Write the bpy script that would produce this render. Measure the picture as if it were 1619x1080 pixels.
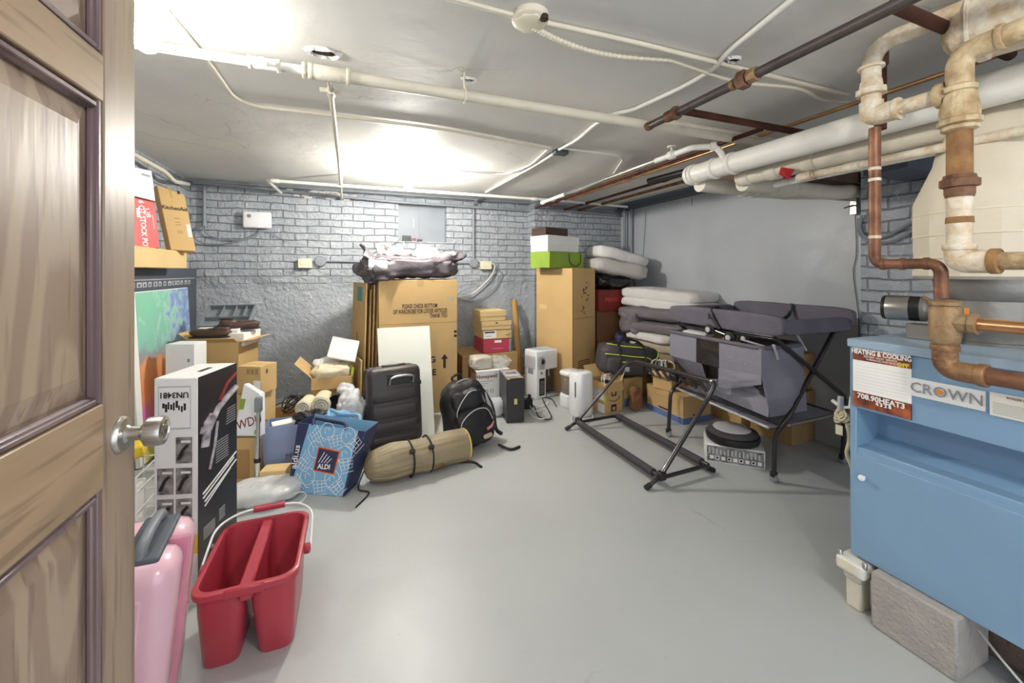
import bpy, bmesh, math, random
from mathutils import Vector as V, Matrix, noise
random.seed(7)
R = math.radians
C = bpy.context.scene.collection
for o in list(bpy.data.objects): bpy.data.objects.remove(o)
# ---------------------------------------------------------------- camera
FP, HY, CX, H, TH = 645.0, 430.0, 809.5, 1.25, R(21.2)
FX, FY = math.sin(TH), math.cos(TH)
RX, RY = math.cos(TH), -math.sin(TH)
cd = bpy.data.cameras.new('camera'); cam = bpy.data.objects.new('camera', cd); C.objects.link(cam)
cam.location = (0, 0, H); cam.rotation_euler = (R(90), 0, -TH)
cd.sensor_width = 36; cd.lens = 36*FP/1619; cd.shift_y = -(540-HY)/1619; cd.clip_start = .05
bpy.context.scene.camera = cam
# ---------------------------------------------------------------- light
sc = bpy.context.scene
vs = sc.view_settings
vs.view_transform = 'Standard'; vs.look = 'None'; vs.gamma = 1; vs.use_curve_mapping = False; vs.exposure = 0.8
w = bpy.data.worlds.new('world'); sc.world = w; w.use_nodes = True
w.node_tree.nodes['Background'].inputs[0].default_value = (.75, .78, .85, 1)
w.node_tree.nodes['Background'].inputs[1].default_value = 1.35  # soft fill, let in by leaving out the wall behind the camera
CEIL = 2.10
YB, YB2, XR, XR2, XL = 4.58, 4.38, 3.20, 3.05, -1.41
BULB_1 = (.42, 3.42, 1.93); BULB_2 = (-.58, 1.54, 1.93); FILL_BULB = (.75, -.35, 1.93)  # the third is a lamp added out of view as fill light
POWER = {1: 75, 2: 17, 3: 28}
# ---------------------------------------------------------------- pixel to place
def ray(px, py):
    u = (px-CX)/FP; v = (HY-py)/FP
    return V((FX+u*RX, FY+u*RY, v))
def pt(px, py, z=None, x=None, y=None, d=None):
    r = ray(px, py)
    if z is not None: t = (z-H)/r.z
    elif x is not None: t = x/r.x
    elif y is not None: t = y/r.y
    else: t = d
    return V((0, 0, H)) + r*t
def dep(p): return p.x*FX+p.y*FY
def proj(p):
    d = dep(p); return CX+FP*(p.x*RX+p.y*RY)/d, HY-FP*(p.z-H)/d
def span(p, a, px):
    a = R(a); dx, dy = math.cos(a), math.sin(a); u = (px-CX)/FP
    r0 = p.x*RX+p.y*RY; f0 = dep(p); r1 = dx*RX+dy*RY; f1 = dx*FX+dy*FY
    return (u*f0-r0)/(r1-u*f1)
# ---------------------------------------------------------------- materials
def lin(c):
    c = c/255; return c/12.92 if c <= .04045 else ((c+.055)/1.055)**2.4
def rgb(h): return tuple(lin(int(h[i:i+2], 16)) for i in (0, 2, 4))+(1,)
MT = {}
def nn(nt, t, **k):
    n = nt.nodes.new(t)
    for a, b in k.items(): setattr(n, a, b)
    return n
def mat(name, col, rough=.6, metal=0, var=.08, scale=6, bump=0, bscale=40, stretch=(1, 1, 1), col2=None, alpha=1, trans=0, coat=0, emit=0, spec=.5):
    m = bpy.data.materials.new(name); m.use_nodes = True; nt = m.node_tree; b = nt.nodes['Principled BSDF']
    b.inputs['Roughness'].default_value = rough; b.inputs['Metallic'].default_value = metal
    b.inputs['Alpha'].default_value = alpha; b.inputs['Transmission Weight'].default_value = trans
    b.inputs['Coat Weight'].default_value = coat; b.inputs['Specular IOR Level'].default_value = spec
    c = rgb(col)
    tc = nn(nt, 'ShaderNodeTexCoord'); mp = nn(nt, 'ShaderNodeMapping'); mp.inputs['Scale'].default_value = stretch
    nt.links.new(tc.outputs['Object'], mp.inputs[0])
    n = nn(nt, 'ShaderNodeTexNoise'); n.inputs['Scale'].default_value = scale; n.inputs['Detail'].default_value = 5
    nt.links.new(mp.outputs[0], n.inputs[0])
    rp = nn(nt, 'ShaderNodeValToRGB'); rp.color_ramp.elements[0].position = .3; rp.color_ramp.elements[1].position = .7
    c2 = rgb(col2) if col2 else tuple(min(1, x*(1+var)) for x in c[:3])+(1,)
    c1 = c if col2 else tuple(x*(1-var) for x in c[:3])+(1,)
    rp.color_ramp.elements[0].color = c1; rp.color_ramp.elements[1].color = c2
    nt.links.new(n.outputs[0], rp.inputs[0]); nt.links.new(rp.outputs[0], b.inputs['Base Color'])
    if bump:
        n2 = nn(nt, 'ShaderNodeTexNoise'); n2.inputs['Scale'].default_value = bscale; n2.inputs['Detail'].default_value = 6
        nt.links.new(mp.outputs[0], n2.inputs[0])
        bp = nn(nt, 'ShaderNodeBump'); bp.inputs['Strength'].default_value = min(1, bump); bp.inputs['Distance'].default_value = .01
        nt.links.new(n2.outputs[0], bp.inputs['Height']); nt.links.new(bp.outputs[0], b.inputs['Normal'])
    if emit:
        b.inputs['Emission Color'].default_value = c; b.inputs['Emission Strength'].default_value = emit
    MT[name] = m; return m
mat('card', 'c8a772', .85, var=.07, scale=3, bump=.1, bscale=60)
mat('card_dark', 'aa8a5c', .85, var=.08, scale=3, bump=.1, bscale=60)
mat('card_pale', 'd6b983', .85, var=.06, scale=3, bump=.08)
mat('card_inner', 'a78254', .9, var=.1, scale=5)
mat('card_brown', '7c5538', .8, var=.1, scale=4)
mat('tape', 'b8955c', .3, var=.05, spec=.6)
mat('tape_clear', 'd8c8a0', .2, var=.05, alpha=.55)
mat('ink', '2a2320', .7); mat('ink_soft', '6b5230', .8)
mat('white', 'ececea', .45, var=.03); mat('white_paper', 'efeeea', .7, var=.03)
mat('white_gloss', 'efeff0', .2, var=.02, coat=.3)
mat('cream', 'e2dcc2', .5, var=.05)
mat('board', 'd3d5cb', .5, var=.02)
mat('red_box', 'c9413c', .5); mat('red_dark', '7c2420', .6); mat('pink_red', 'b53d52', .6)
mat('red_plastic', 'b03a48', .38, var=.03, coat=.2)
mat('pink_trim', 'd58ea3', .3)
mat('pink_shell', 'e9bccb', .16, var=.03, coat=.6)
mat('black', '1c1a1b', .45, var=.2); mat('black_gloss', '141213', .18, var=.1, coat=.4)
mat('black_fabric', '1b191b', .55, var=.3, bump=.5, bscale=30)
mat('charcoal', '3d383d', .75, var=.1, bump=.3, bscale=200)
mat('quilted_cover', '5a5358', .42, var=.12, scale=9, bump=.8, bscale=16)
mat('charcoal_bag', '423d41', .6, var=.15, bump=.6, bscale=18)
mat('grey_fabric', '85838e', .7, var=.08, bump=.3, bscale=120)
mat('grey_fabric_dark', '625e69', .7, var=.08, bump=.3, bscale=120)
mat('dark_shell', '3a3435', .33, var=.1, bump=.2, bscale=500)
mat('steel', 'c4c2bd', .28, metal=1, var=.05, stretch=(1, 1, 20), scale=20)
mat('chrome', 'd8d8d6', .12, metal=1, var=.03)
mat('black_tube', '2a2426', .28, var=.1, coat=.4)
mat('steel_black', '57504d', .42, metal=.5, var=.25, scale=12, bump=.2)
mat('copper', '5f3f30', .5, metal=.5, scale=16, bump=.4, col2='94694f')
mat('copper_dark', '4f2c1f', .6, metal=.4, var=.3, scale=9)
mat('copper_new', 'b98a63', .3, metal=.85, var=.2, scale=9, col2='dfae7d')
mat('brass_old', 'a08a66', .55, metal=.35, scale=14, bump=.5, bscale=60, col2='8a6748')
mat('bronze_elbow', 'a8855a', .5, metal=.4, scale=18, bump=.6, bscale=60, col2='74503a')
mat('rust', '5b3a28', .8, metal=.2, scale=16, bump=.6, bscale=60, col2='8b6a52')
mat('rust_tan', 'a8824f', .8, metal=.1, scale=14, bump=.6, bscale=50, col2='6e4a33')
mat('pipe_white', 'e4e2da', .45, var=.04, scale=8, bump=.15, bscale=30)
mat('pipe_dirty', 'c4a983', .5, scale=26, bump=.6, bscale=70, col2='e4decf')
mat('pipe_yellow', '94764f', .5, scale=18, bump=.6, bscale=60, col2='d6c6a2')
mat('pipe_cream', 'd6cfbd', .5, var=.06, scale=9, bump=.25, bscale=40)
mat('pipe_grey', '8b9097', .5, var=.06)
mat('wall_paint_grey', '8d939a', .5, var=.05)
mat('boiler_blue', '7d9dba', .35, var=.03, coat=.15)
mat('boiler_top', '98adc0', .4, var=.06)
mat('galv', '8f8c85', .42, metal=.6, scale=10, var=.12, bump=.15)
mat('jacket', 'd6ccb8', .75, var=.05, scale=8, bump=.35, bscale=14)
mat('concrete', 'a9a49d', .9, var=.1, scale=10, bump=.9, bscale=70)
mat('concrete_dark', '7d6c60', .9, var=.1, scale=10, bump=.9, bscale=70)
mat('quilt_white', 'd8d5d2', .9, var=.04, scale=5, bump=.7, bscale=22)
mat('pillow_grey', 'b9b5ae', .9, var=.05, bump=.5, bscale=20)
mat('quilt_grey', '6c666b', .65, var=.08, bump=.8, bscale=14)
mat('blanket_beige', 'b3a58e', .95, var=.08, bump=.7, bscale=40)
mat('blanket_brown', '8f7d66', .95, var=.08, bump=.7, bscale=40)
mat('plastic_bag', 'e9eaea', .25, var=.03, alpha=.75, bump=.9, bscale=22)
mat('plastic_clear', 'd8d8d2', .15, var=.03, alpha=.4, bump=.9, bscale=25)
mat('bubble', 'd6cfbd', .35, var=.08, alpha=.85, bump=.9, bscale=60)
mat('tan_fabric', '8f8164', .55, var=.08, bump=.8, bscale=9)
mat('navy', '2b3154', .6); mat('sky_blue', '7fb0d4', .5, var=.05, bump=.4, bscale=9)
mat('lavender', '8f9fc4', .7, var=.05, bump=.3, bscale=9)
mat('orange', 'e28c33', .6); mat('yellow', 'e6c72e', .5); mat('lime', 'c4e047', .6); mat('green', '8aa83c', .6, var=.06, bump=.2, bscale=14)
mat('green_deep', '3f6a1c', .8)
mat('slate', '4f555f', .6, var=.06); mat('grey_mid', '8c8f93', .55); mat('grey_light', 'bdbdc0', .5, var=.04)
mat('grey_plastic', '7b8187', .5); mat('brown_leather', '4a342c', .5, var=.15)
mat('blue_band', '5c74a8', .8); mat('red', 'b0222a', .5); mat('photo_dark', '3e3d3e', .4, var=.4, scale=30, col2='a9a5a2')
mat('photo_purple', '1f1c20', .35, scale=7, col2='2c272c', stretch=(1, 1, 1))
mat('gloss_photo', '6f6870', .3, scale=30, col2='cfc6cc')
mat('flame', '34191c', .5, scale=26, col2='b8603a'); mat('sticker', 'eeebdf', .6, var=.03)
mat('teal', '3f8f96', .6); mat('blue_lid', 'a8c2d4', .3); mat('beige', 'd8cdb0', .8, var=.06, bump=.5, bscale=30)
mat('smoke_plastic', '8b8580', .15, alpha=.55); mat('window_mesh', '3a3638', .3, alpha=.6)
mat('cable_black', '1d1b1c', .5); mat('cable_white', 'e3e2df', .5); mat('cable_grey', '84898f', .5)
mat('outlet', 'e0d9bd', .4); mat('pink_small', 'd98a8f', .5); mat('magazine', 'b8a89c', .4, scale=25, col2='6b4640')
mat('bulb_glass', 'fff6e2', .4)
mat('plaster_flake', 'd8d7d2', .8, var=.08, bump=.5); mat('dark_gap', '3a2c24', .95, var=.3, bump=.6)
mat('wood_dark', '6d5344', .8, var=.2, bump=.4)
mat('tube_card', 'b68f55', .8)

def finish_nodes(name):
    m = bpy.data.materials.new(name); m.use_nodes = True; nt = m.node_tree
    b = nt.nodes['Principled BSDF']; tc = nn(nt, 'ShaderNodeTexCoord'); MT[name] = m
    return m, nt, b, tc
def ramp(nt, src, stops):
    r = nn(nt, 'ShaderNodeValToRGB'); cr = r.color_ramp
    while len(cr.elements) < len(stops): cr.elements.new(.5)
    for e, (p, c) in zip(cr.elements, stops): e.position = p; e.color = rgb(c) if isinstance(c, str) else (c, c, c, 1)
    nt.links.new(src, r.inputs[0]); return r.outputs[0]
def noi(nt, vec, s, det=6, dist=0):
    n = nn(nt, 'ShaderNodeTexNoise'); n.inputs['Scale'].default_value = s; n.inputs['Detail'].default_value = det
    n.inputs['Distortion'].default_value = dist; nt.links.new(vec, n.inputs[0]); return n.outputs[0]
def mth(nt, op, a, b=None):
    n = nn(nt, 'ShaderNodeMath', operation=op)
    for i, x in enumerate((a, b)):
        if x is None: continue
        if isinstance(x, (int, float)): n.inputs[i].default_value = x
        else: nt.links.new(x, n.inputs[i])
    return n.outputs[0]
def mixc(nt, f, a, b, bt='MIX'):
    n = nn(nt, 'ShaderNodeMix', data_type='RGBA', blend_type=bt)
    if isinstance(f, (int, float)): n.inputs[0].default_value = f
    else: nt.links.new(f, n.inputs[0])
    for i, x in ((6, a), (7, b)):
        if isinstance(x, str): n.inputs[i].default_value = rgb(x)
        else: nt.links.new(x, n.inputs[i])
    return n.outputs[2]
def bumpn(nt, h, b, dist, st=1):
    n = nn(nt, 'ShaderNodeBump'); n.inputs['Distance'].default_value = dist; n.inputs['Strength'].default_value = st
    nt.links.new(h, n.inputs['Height']); nt.links.new(n.outputs[0], b.inputs['Normal'])

def brick_mat(name, axis, split):   # painted brick above `split` metres, rough plaster below
    m, nt, b, tc = finish_nodes(name)
    sp = nn(nt, 'ShaderNodeSeparateXYZ'); nt.links.new(tc.outputs['Object'], sp.inputs[0])
    cb = nn(nt, 'ShaderNodeCombineXYZ'); nt.links.new(sp.outputs[axis], cb.inputs[0]); nt.links.new(sp.outputs[2], cb.inputs[1])
    wob = noi(nt, tc.outputs['Object'], 5, 3)
    vm = nn(nt, 'ShaderNodeVectorMath', operation='MULTIPLY_ADD')
    cw = nn(nt, 'ShaderNodeCombineXYZ'); nt.links.new(wob, cw.inputs[0]); nt.links.new(wob, cw.inputs[1])
    nt.links.new(cw.outputs[0], vm.inputs[0]); vm.inputs[1].default_value = (.02, .035, 0); nt.links.new(cb.outputs[0], vm.inputs[2])
    bk = nn(nt, 'ShaderNodeTexBrick'); nt.links.new(vm.outputs[0], bk.inputs[0])
    bk.inputs['Scale'].default_value = 1; bk.inputs['Brick Width'].default_value = .215; bk.inputs['Row Height'].default_value = .072
    bk.inputs['Mortar Size'].default_value = .006; bk.inputs['Mortar Smooth'].default_value = .7
    fac = bk.outputs['Fac']
    n1 = noi(nt, tc.outputs['Object'], 4, 8, .6); n2 = noi(nt, tc.outputs['Object'], 26, 8, .4)
    zz = mth(nt, 'ADD', sp.outputs[2], mth(nt, 'MULTIPLY', n1, .35))
    up = ramp(nt, mth(nt, 'SUBTRACT', zz, split-.35), [(.45, 0.0), (.60, 1.0)])
    fac = mth(nt, 'MULTIPLY', fac, ramp(nt, noi(nt, tc.outputs['Object'], 3.3, 5, .8), [(.32, .35), (.52, 1.0)])); bh = mth(nt, 'SUBTRACT', 1.0, fac)
    hh = mth(nt, 'ADD', mth(nt, 'MULTIPLY', mth(nt, 'MULTIPLY', bh, up), .9), mth(nt, 'ADD', mth(nt, 'MULTIPLY', n2, .8), mth(nt, 'MULTIPLY', n1, 1.4)))
    bumpn(nt, hh, b, .024, 1)
    c = ramp(nt, n1, [(.25, '9da3aa'), (.75, 'b4b9be')])
    c = mixc(nt, mth(nt, 'MULTIPLY', mth(nt, 'MULTIPLY', fac, up), .5), c, '6d747c')
    fl = ramp(nt, noi(nt, tc.outputs['Object'], 9, 8, 1.5), [(.665, 0.0), (.68, 1.0)])
    c = mixc(nt, mth(nt, 'MULTIPLY', fl, .8), c, 'c9cccd')
    nt.links.new(c, b.inputs['Base Color']); b.inputs['Roughness'].default_value = .55
brick_mat('brick_back', 0, 1.15); brick_mat('brick_side', 1, .3)
# smooth painted side wall
m, nt, b, tc = finish_nodes('wall_smooth')
n1 = noi(nt, tc.outputs['Object'], 1.6, 4, .5); nt.links.new(ramp(nt, n1, [(.3, 'b0b5ba'), (.7, 'bdc1c6')]), b.inputs['Base Color'])
bumpn(nt, noi(nt, tc.outputs['Object'], 3.5, 4, .3), b, .02, .5); b.inputs['Roughness'].default_value = .42
# ceiling plaster
m, nt, b, tc = finish_nodes('ceiling_plaster')
n1 = noi(nt, tc.outputs['Object'], 1.3, 5, .4); c = ramp(nt, n1, [(.3, 'cfcec9'), (.7, 'dedcd6')])
v = nn(nt, 'ShaderNodeTexVoronoi', feature='DISTANCE_TO_EDGE'); v.inputs['Scale'].default_value = .9
dv = nn(nt, 'ShaderNodeVectorMath', operation='MULTIPLY_ADD'); nz = nn(nt, 'ShaderNodeTexNoise'); nz.inputs['Scale'].default_value = 3; nz.inputs['Detail'].default_value = 8
nt.links.new(tc.outputs['Object'], nz.inputs[0]); nt.links.new(nz.outputs['Color'], dv.inputs[0]); dv.inputs[1].default_value = (.5, .5, 0); nt.links.new(tc.outputs['Object'], dv.inputs[2])
nt.links.new(dv.outputs[0], v.inputs[0])
crack = ramp(nt, v.outputs['Distance'], [(0.0, 1.0), (.004, 0.0)])
msk = ramp(nt, noi(nt, tc.outputs['Object'], 1.1, 2), [(.5, 0.0), (.56, 1.0)])
c = mixc(nt, mth(nt, 'MULTIPLY', mth(nt, 'MULTIPLY', crack, msk), .5), c, '8c8880')
nt.links.new(c, b.inputs['Base Color']); b.inputs['Roughness'].default_value = .62
bumpn(nt, noi(nt, tc.outputs['Object'], 2.2, 5, .3), b, .03, .45)
# floor
m, nt, b, tc = finish_nodes('floor_paint')
n1 = noi(nt, tc.outputs['Object'], 1.4, 6, .8); c = ramp(nt, n1, [(.2, 'aeb1b0'), (.8, 'b8bbba')])
n3 = noi(nt, tc.outputs['Object'], 45, 4); spk = ramp(nt, n3, [(.70, 0.0), (.74, 1.0)])
c = mixc(nt, mth(nt, 'MULTIPLY', spk, .35), c, '8a8c8a')
v = nn(nt, 'ShaderNodeTexVoronoi', feature='DISTANCE_TO_EDGE'); v.inputs['Scale'].default_value = .55
dv = nn(nt, 'ShaderNodeVectorMath', operation='MULTIPLY_ADD'); nz = nn(nt, 'ShaderNodeTexNoise'); nz.inputs['Scale'].default_value = 2.5; nz.inputs['Detail'].default_value = 8
nt.links.new(tc.outputs['Object'], nz.inputs[0]); nt.links.new(nz.outputs['Color'], dv.inputs[0]); dv.inputs[1].default_value = (.4, .4, 0); nt.links.new(tc.outputs['Object'], dv.inputs[2])
nt.links.new(dv.outputs[0], v.inputs[0])
crack = ramp(nt, v.outputs['Distance'], [(0.0, 1.0), (.003, 0.0)])
msk = ramp(nt, noi(nt, tc.outputs['Object'], 1.0, 3), [(.52, 0.0), (.58, 1.0)])
c = mixc(nt, mth(nt, 'MULTIPLY', mth(nt, 'MULTIPLY', crack, msk), .5), c, '7d7f7d')
nt.links.new(c, b.inputs['Base Color'])
nt.links.new(ramp(nt, noi(nt, tc.outputs['Object'], 1.5, 2, 0), [(.2, .36), (.8, .46)]), b.inputs['Roughness'])
bumpn(nt, noi(nt, tc.outputs['Object'], 5, 6, .5), b, .006, .6)
# oak
def oak(name, st, c1, c2, cathedral=False):
    m, nt, b, tc = finish_nodes(name)
    mp = nn(nt, 'ShaderNodeMapping'); mp.inputs['Scale'].default_value = st; nt.links.new(tc.outputs['Object'], mp.inputs[0])
    n = noi(nt, mp.outputs[0], 9, 8, .3); c = ramp(nt, n, [(.3, c1), (.68, c2)])
    if cathedral:
        mp2 = nn(nt, 'ShaderNodeMapping'); mp2.inputs['Scale'].default_value = (1, 1, .22); mp2.inputs['Location'].default_value = (0, -.58, -.20)
        nt.links.new(tc.outputs['Object'], mp2.inputs[0])
        wv = nn(nt, 'ShaderNodeTexWave', wave_type='RINGS', rings_direction='SPHERICAL'); wv.inputs['Scale'].default_value = 7; wv.inputs['Distortion'].default_value = 3.2; wv.inputs['Detail'].default_value = 3; wv.inputs['Detail Scale'].default_value = 1.6
        nt.links.new(mp2.outputs[0], wv.inputs[0])
        c = mixc(nt, .6, c, ramp(nt, wv.outputs[0], [(.25, c2), (.6, '8b7566')]))
    pore = noi(nt, mp.outputs[0], 60, 2); c = mixc(nt, mth(nt, 'MULTIPLY', ramp(nt, pore, [(.56, 0.0), (.66, 1.0)]), .45), c, '5f483a')
    nt.links.new(c, b.inputs['Base Color']); b.inputs['Roughness'].default_value = .4; bumpn(nt, pore, b, .001, .5)
oak('oak_upright', (1, 1, .06), '8a7868', 'a8957f'); oak('oak_across', (1, .06, 1), '9c8468', 'b0967a')
oak('oak_panel', (1, 1, .08), '927f6c', 'ad9a86', True); oak('oak_moulding', (1, 1, .06), '5b4650', '8d7a78')
# abstract canvas
m, nt, b, tc = finish_nodes('abstract_paint')
sp = nn(nt, 'ShaderNodeSeparateXYZ'); nt.links.new(tc.outputs['Object'], sp.inputs[0])
zz = mth(nt, 'ADD', sp.outputs[2], mth(nt, 'MULTIPLY', mth(nt, 'SUBTRACT', noi(nt, tc.outputs['Object'], 5, 6, 1), .5), .35))
c = ramp(nt, zz, [(.10, 'd8d070'), (.30, 'c86aa8'), (.42, 'e08a55'), (.62, 'e09a62'), (.70, '8f8f9c'), (.80, '8fb9cf'), (1.0, '8fc9bd')])
yv = mth(nt, 'ADD', mth(nt, 'MULTIPLY', sp.outputs[1], .55), noi(nt, tc.outputs['Object'], 9, 8, .6)); b2 = ramp(nt, yv, [(.40, '86c9a8'), (.52, 'a9d8c0'), (.60, '9db6dc'), (.72, '7f88c4'), (.8, 'a8c4e2')])
c = mixc(nt, mth(nt, 'MULTIPLY', ramp(nt, zz, [(.68, 0.0), (.8, 1.0)]), .85), c, b2)
nt.links.new(c, b.inputs['Base Color']); b.inputs['Roughness'].default_value = .5; bumpn(nt, noi(nt, tc.outputs['Object'], 30, 6, 1), b, .004, .6)
# lit bulb
m, nt, b, tc = finish_nodes('bulb_lit'); b.inputs['Emission Color'].default_value = (1, .965, .90, 1)
MT['bulb_lit'] = m; b.inputs['Emission Strength'].default_value = 1

# ---------------------------------------------------------------- things
class T:
    def __init__(s, o, M): s.o = o; s.M = M; s.Mi = M.inverted(); s.F = {}
def props(o, label, cat, group, kind=None):
    if label: o['label'] = label
    if cat: o['category'] = cat
    if group: o['group'] = group
    if kind: o['kind'] = kind
def thing(name, label=None, cat=None, loc=(0, 0, 0), rz=0, group=None, kind=None):
    o = bpy.data.objects.new(name, None); C.objects.link(o); o.location = loc; o.rotation_euler = (0, 0, rz); o.empty_display_size = .1
    props(o, label, cat, group, kind)
    return T(o, Matrix.Translation(V(loc)) @ Matrix.Rotation(rz, 4, 'Z'))
class MB:
    def __init__(s): s.b = bmesh.new()
    def box(s, lo, hi, M=None, bev=0):
        lo = V(lo); hi = V(hi); t = bmesh.new()
        bmesh.ops.create_cube(t, size=1); c = (lo+hi)/2; d = hi-lo
        for v in t.verts: v.co = V((c.x+v.co.x*d.x, c.y+v.co.y*d.y, c.z+v.co.z*d.z))
        if bev: bmesh.ops.bevel(t, geom=t.edges[:], offset=bev, segments=3 if bev > .006 else 1, affect='EDGES', profile=.5)
        return s.add(t, M)
    def add(s, t, M=None):
        if M is not None: t.transform(M)
        me = bpy.data.meshes.new('t'); t.to_mesh(me); t.free(); s.b.from_mesh(me); bpy.data.meshes.remove(me); return s
    def hexa(s, p, bev=0):      # p: bottom 4 then top 4
        t = bmesh.new(); vs = [t.verts.new(q) for q in p]
        for f in ((3, 2, 1, 0), (4, 5, 6, 7), (0, 1, 5, 4), (1, 2, 6, 5), (2, 3, 7, 6), (3, 0, 4, 7)): t.faces.new([vs[i] for i in f])
        if bev: bmesh.ops.bevel(t, geom=t.edges[:], offset=bev, segments=3 if bev > .006 else 1, affect='EDGES', profile=.5)
        return s.add(t)
    def tube(s, pts, r, n=12, closed=False, cap=True):
        pts = [V(p) for p in pts]; rs = r if isinstance(r, (list, tuple)) else [r]*len(pts)
        b = s.b; rings = []; N = len(pts); up = None
        for i, p in enumerate(pts):
            if closed: d = (pts[(i+1) % N]-pts[i-1])
            else: d = pts[min(i+1, N-1)]-pts[max(i-1, 0)]
            if d.length < 1e-9: d = V((0, 0, 1))
            d.normalize()
            if up is None:
                up = V((0, 0, 1)) if abs(d.z) < .9 else V((1, 0, 0))
            sx = d.cross(up)
            if sx.length < 1e-6: sx = d.orthogonal()
            sx.normalize(); up = sx.cross(d).normalized()
            rings.append([b.verts.new(p+(sx*math.cos(a)+up*math.sin(a))*rs[i]) for a in [2*math.pi*k/n for k in range(n)]])
        for i in range(N if closed else N-1):
            a, c = rings[i], rings[(i+1) % N]
            for k in range(n): b.faces.new((a[k], a[(k+1) % n], c[(k+1) % n], c[k]))
        if cap and not closed: b.faces.new(rings[0][::-1]); b.faces.new(rings[-1])
        return s
    def lathe(s, c, prof, axis=(0, 0, 1), n=24, sc=(1, 1)):
        c = V(c); ax = V(axis).normalized(); q = ax.to_track_quat('Z', 'Y'); b = s.b; rings = []
        for r, z in prof:
            rings.append([b.verts.new(c+q @ V((math.cos(t)*max(r, 1e-5)*sc[0], math.sin(t)*max(r, 1e-5)*sc[1], z))) for t in [2*math.pi*k/n for k in range(n)]])
        for a, d in zip(rings, rings[1:]):
            for k in range(n): b.faces.new((a[k], a[(k+1) % n], d[(k+1) % n], d[k]))
        b.faces.new(rings[0][::-1]); b.faces.new(rings[-1]); return s
    def blob(s, c, size, M=None, e=.5, e2=None, amp=.0, ns=8, nu=40, nv=24, seed=0, flat=0):
        e2 = e if e2 is None else e2
        t = bmesh.new(); pw = lambda v, k: math.copysign(abs(v)**k, v)
        rows = []; S = V(size)/2
        for i in range(nv+1):
            ph = -math.pi/2+math.pi*i/nv; row = []
            for j in range(nu):
                th = 2*math.pi*j/nu
                p = V((pw(math.cos(ph), e)*pw(math.cos(th), e2), pw(math.cos(ph), e)*pw(math.sin(th), e2), pw(math.sin(ph), e)))
                p = V((p.x*S.x, p.y*S.y, p.z*S.z))
                if amp:
                    q = p*ns+V((seed, seed*1.7, seed*.3)); k = noise.noise(q)+.5*noise.noise(q*2.3)
                    rd = abs(noise.noise(q*1.4+V((5, 5, 5))))
                    p = p+p.normalized()*amp*(k-.9*rd)
                if flat and p.z < -S.z*flat: p.z = -S.z*flat
                row.append(t.verts.new(p))
            rows.append(row)
        for a, d in zip(rows, rows[1:]):
            for k in range(nu): t.faces.new((a[k], a[(k+1) % nu], d[(k+1) % nu], d[k]))
        bmesh.ops.remove_doubles(t, verts=t.verts[:], dist=1e-5)
        MM = Matrix.Translation(V(c)) @ (M if M is not None else Matrix())
        return s.add(t, MM)
    def poly(s, pts, ext):      # flat outline pushed through by vector ext
        b = s.b; a = [b.verts.new(V(p)) for p in pts]; c = [b.verts.new(V(p)+V(ext)) for p in pts]
        b.faces.new(a); b.faces.new(c[::-1]); n = len(a)
        for k in range(n): b.faces.new((a[k], c[k], c[(k+1) % n], a[(k+1) % n]))
        return s
    def grid(s, fn, nu, nv, thick=.004):
        t = bmesh.new(); g = [[t.verts.new(fn(i/nu, j/nv)) for j in range(nv+1)] for i in range(nu+1)]
        for i in range(nu):
            for j in range(nv): t.faces.new((g[i][j], g[i+1][j], g[i+1][j+1], g[i][j+1]))
        bmesh.ops.recalc_face_normals(t, faces=t.faces[:]); bmesh.ops.solidify(t, geom=t.faces[:], thickness=thick)
        return s.add(t)
    def build(s, name, m, parent=None, label=None, cat=None, group=None, kind=None, ang=40, smooth=True):
        b = s.b; bmesh.ops.recalc_face_normals(b, faces=b.faces[:])
        off = None
        if parent is not None: b.transform(parent.Mi)
        else:
            xs = [v.co for v in b.verts]; off = V(((min(v.x for v in xs)+max(v.x for v in xs))/2, (min(v.y for v in xs)+max(v.y for v in xs))/2, min(v.z for v in xs)))
            if kind != 'structure': b.transform(Matrix.Translation(-off))
            else: off = V((0, 0, 0))
        me = bpy.data.meshes.new(name); b.to_mesh(me); b.free()
        if smooth:
            me.polygons.foreach_set('use_smooth', [True]*len(me.polygons)); me.set_sharp_from_angle(angle=R(ang))
        me.materials.append(MT[m]); o = bpy.data.objects.new(name, me); C.objects.link(o)
        props(o, label, cat, group, kind)
        if parent is not None: o.parent = parent.o; return T(o, parent.M)
        o.location = off; return T(o, Matrix.Translation(off))
def struct(name, mb, m, parent=None, **k): return mb.build(name, m, parent, kind='structure', **k)
def rounded(pts, rad, n=6):
    pts = [V(p) for p in pts]; out = [pts[0]]
    for i in range(1, len(pts)-1):
        a, p, c = pts[i-1], pts[i], pts[i+1]; r = min(rad, (a-p).length*.45, (c-p).length*.45)
        p0 = p+(a-p).normalized()*r; p1 = p+(c-p).normalized()*r
        for k in range(n+1):
            t = k/n; out.append(p0*(1-t)**2+p*2*t*(1-t)+p1*t*t)
    out.append(pts[-1]); return out
def smoothc(pts, n=8):          # catmull-rom
    pts = [V(p) for p in pts]; P = [pts[0]*2-pts[1]]+pts+[pts[-1]*2-pts[-2]]; out = []
    for i in range(1, len(P)-2):
        for k in range(n):
            t = k/n; a, b, c, d = P[i-1:i+3]
            out.append(.5*((2*b)+(c-a)*t+(2*a-5*b+4*c-d)*t*t+(3*b-a-3*c+d)*t**3))
    out.append(P[-2]); return out
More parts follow.
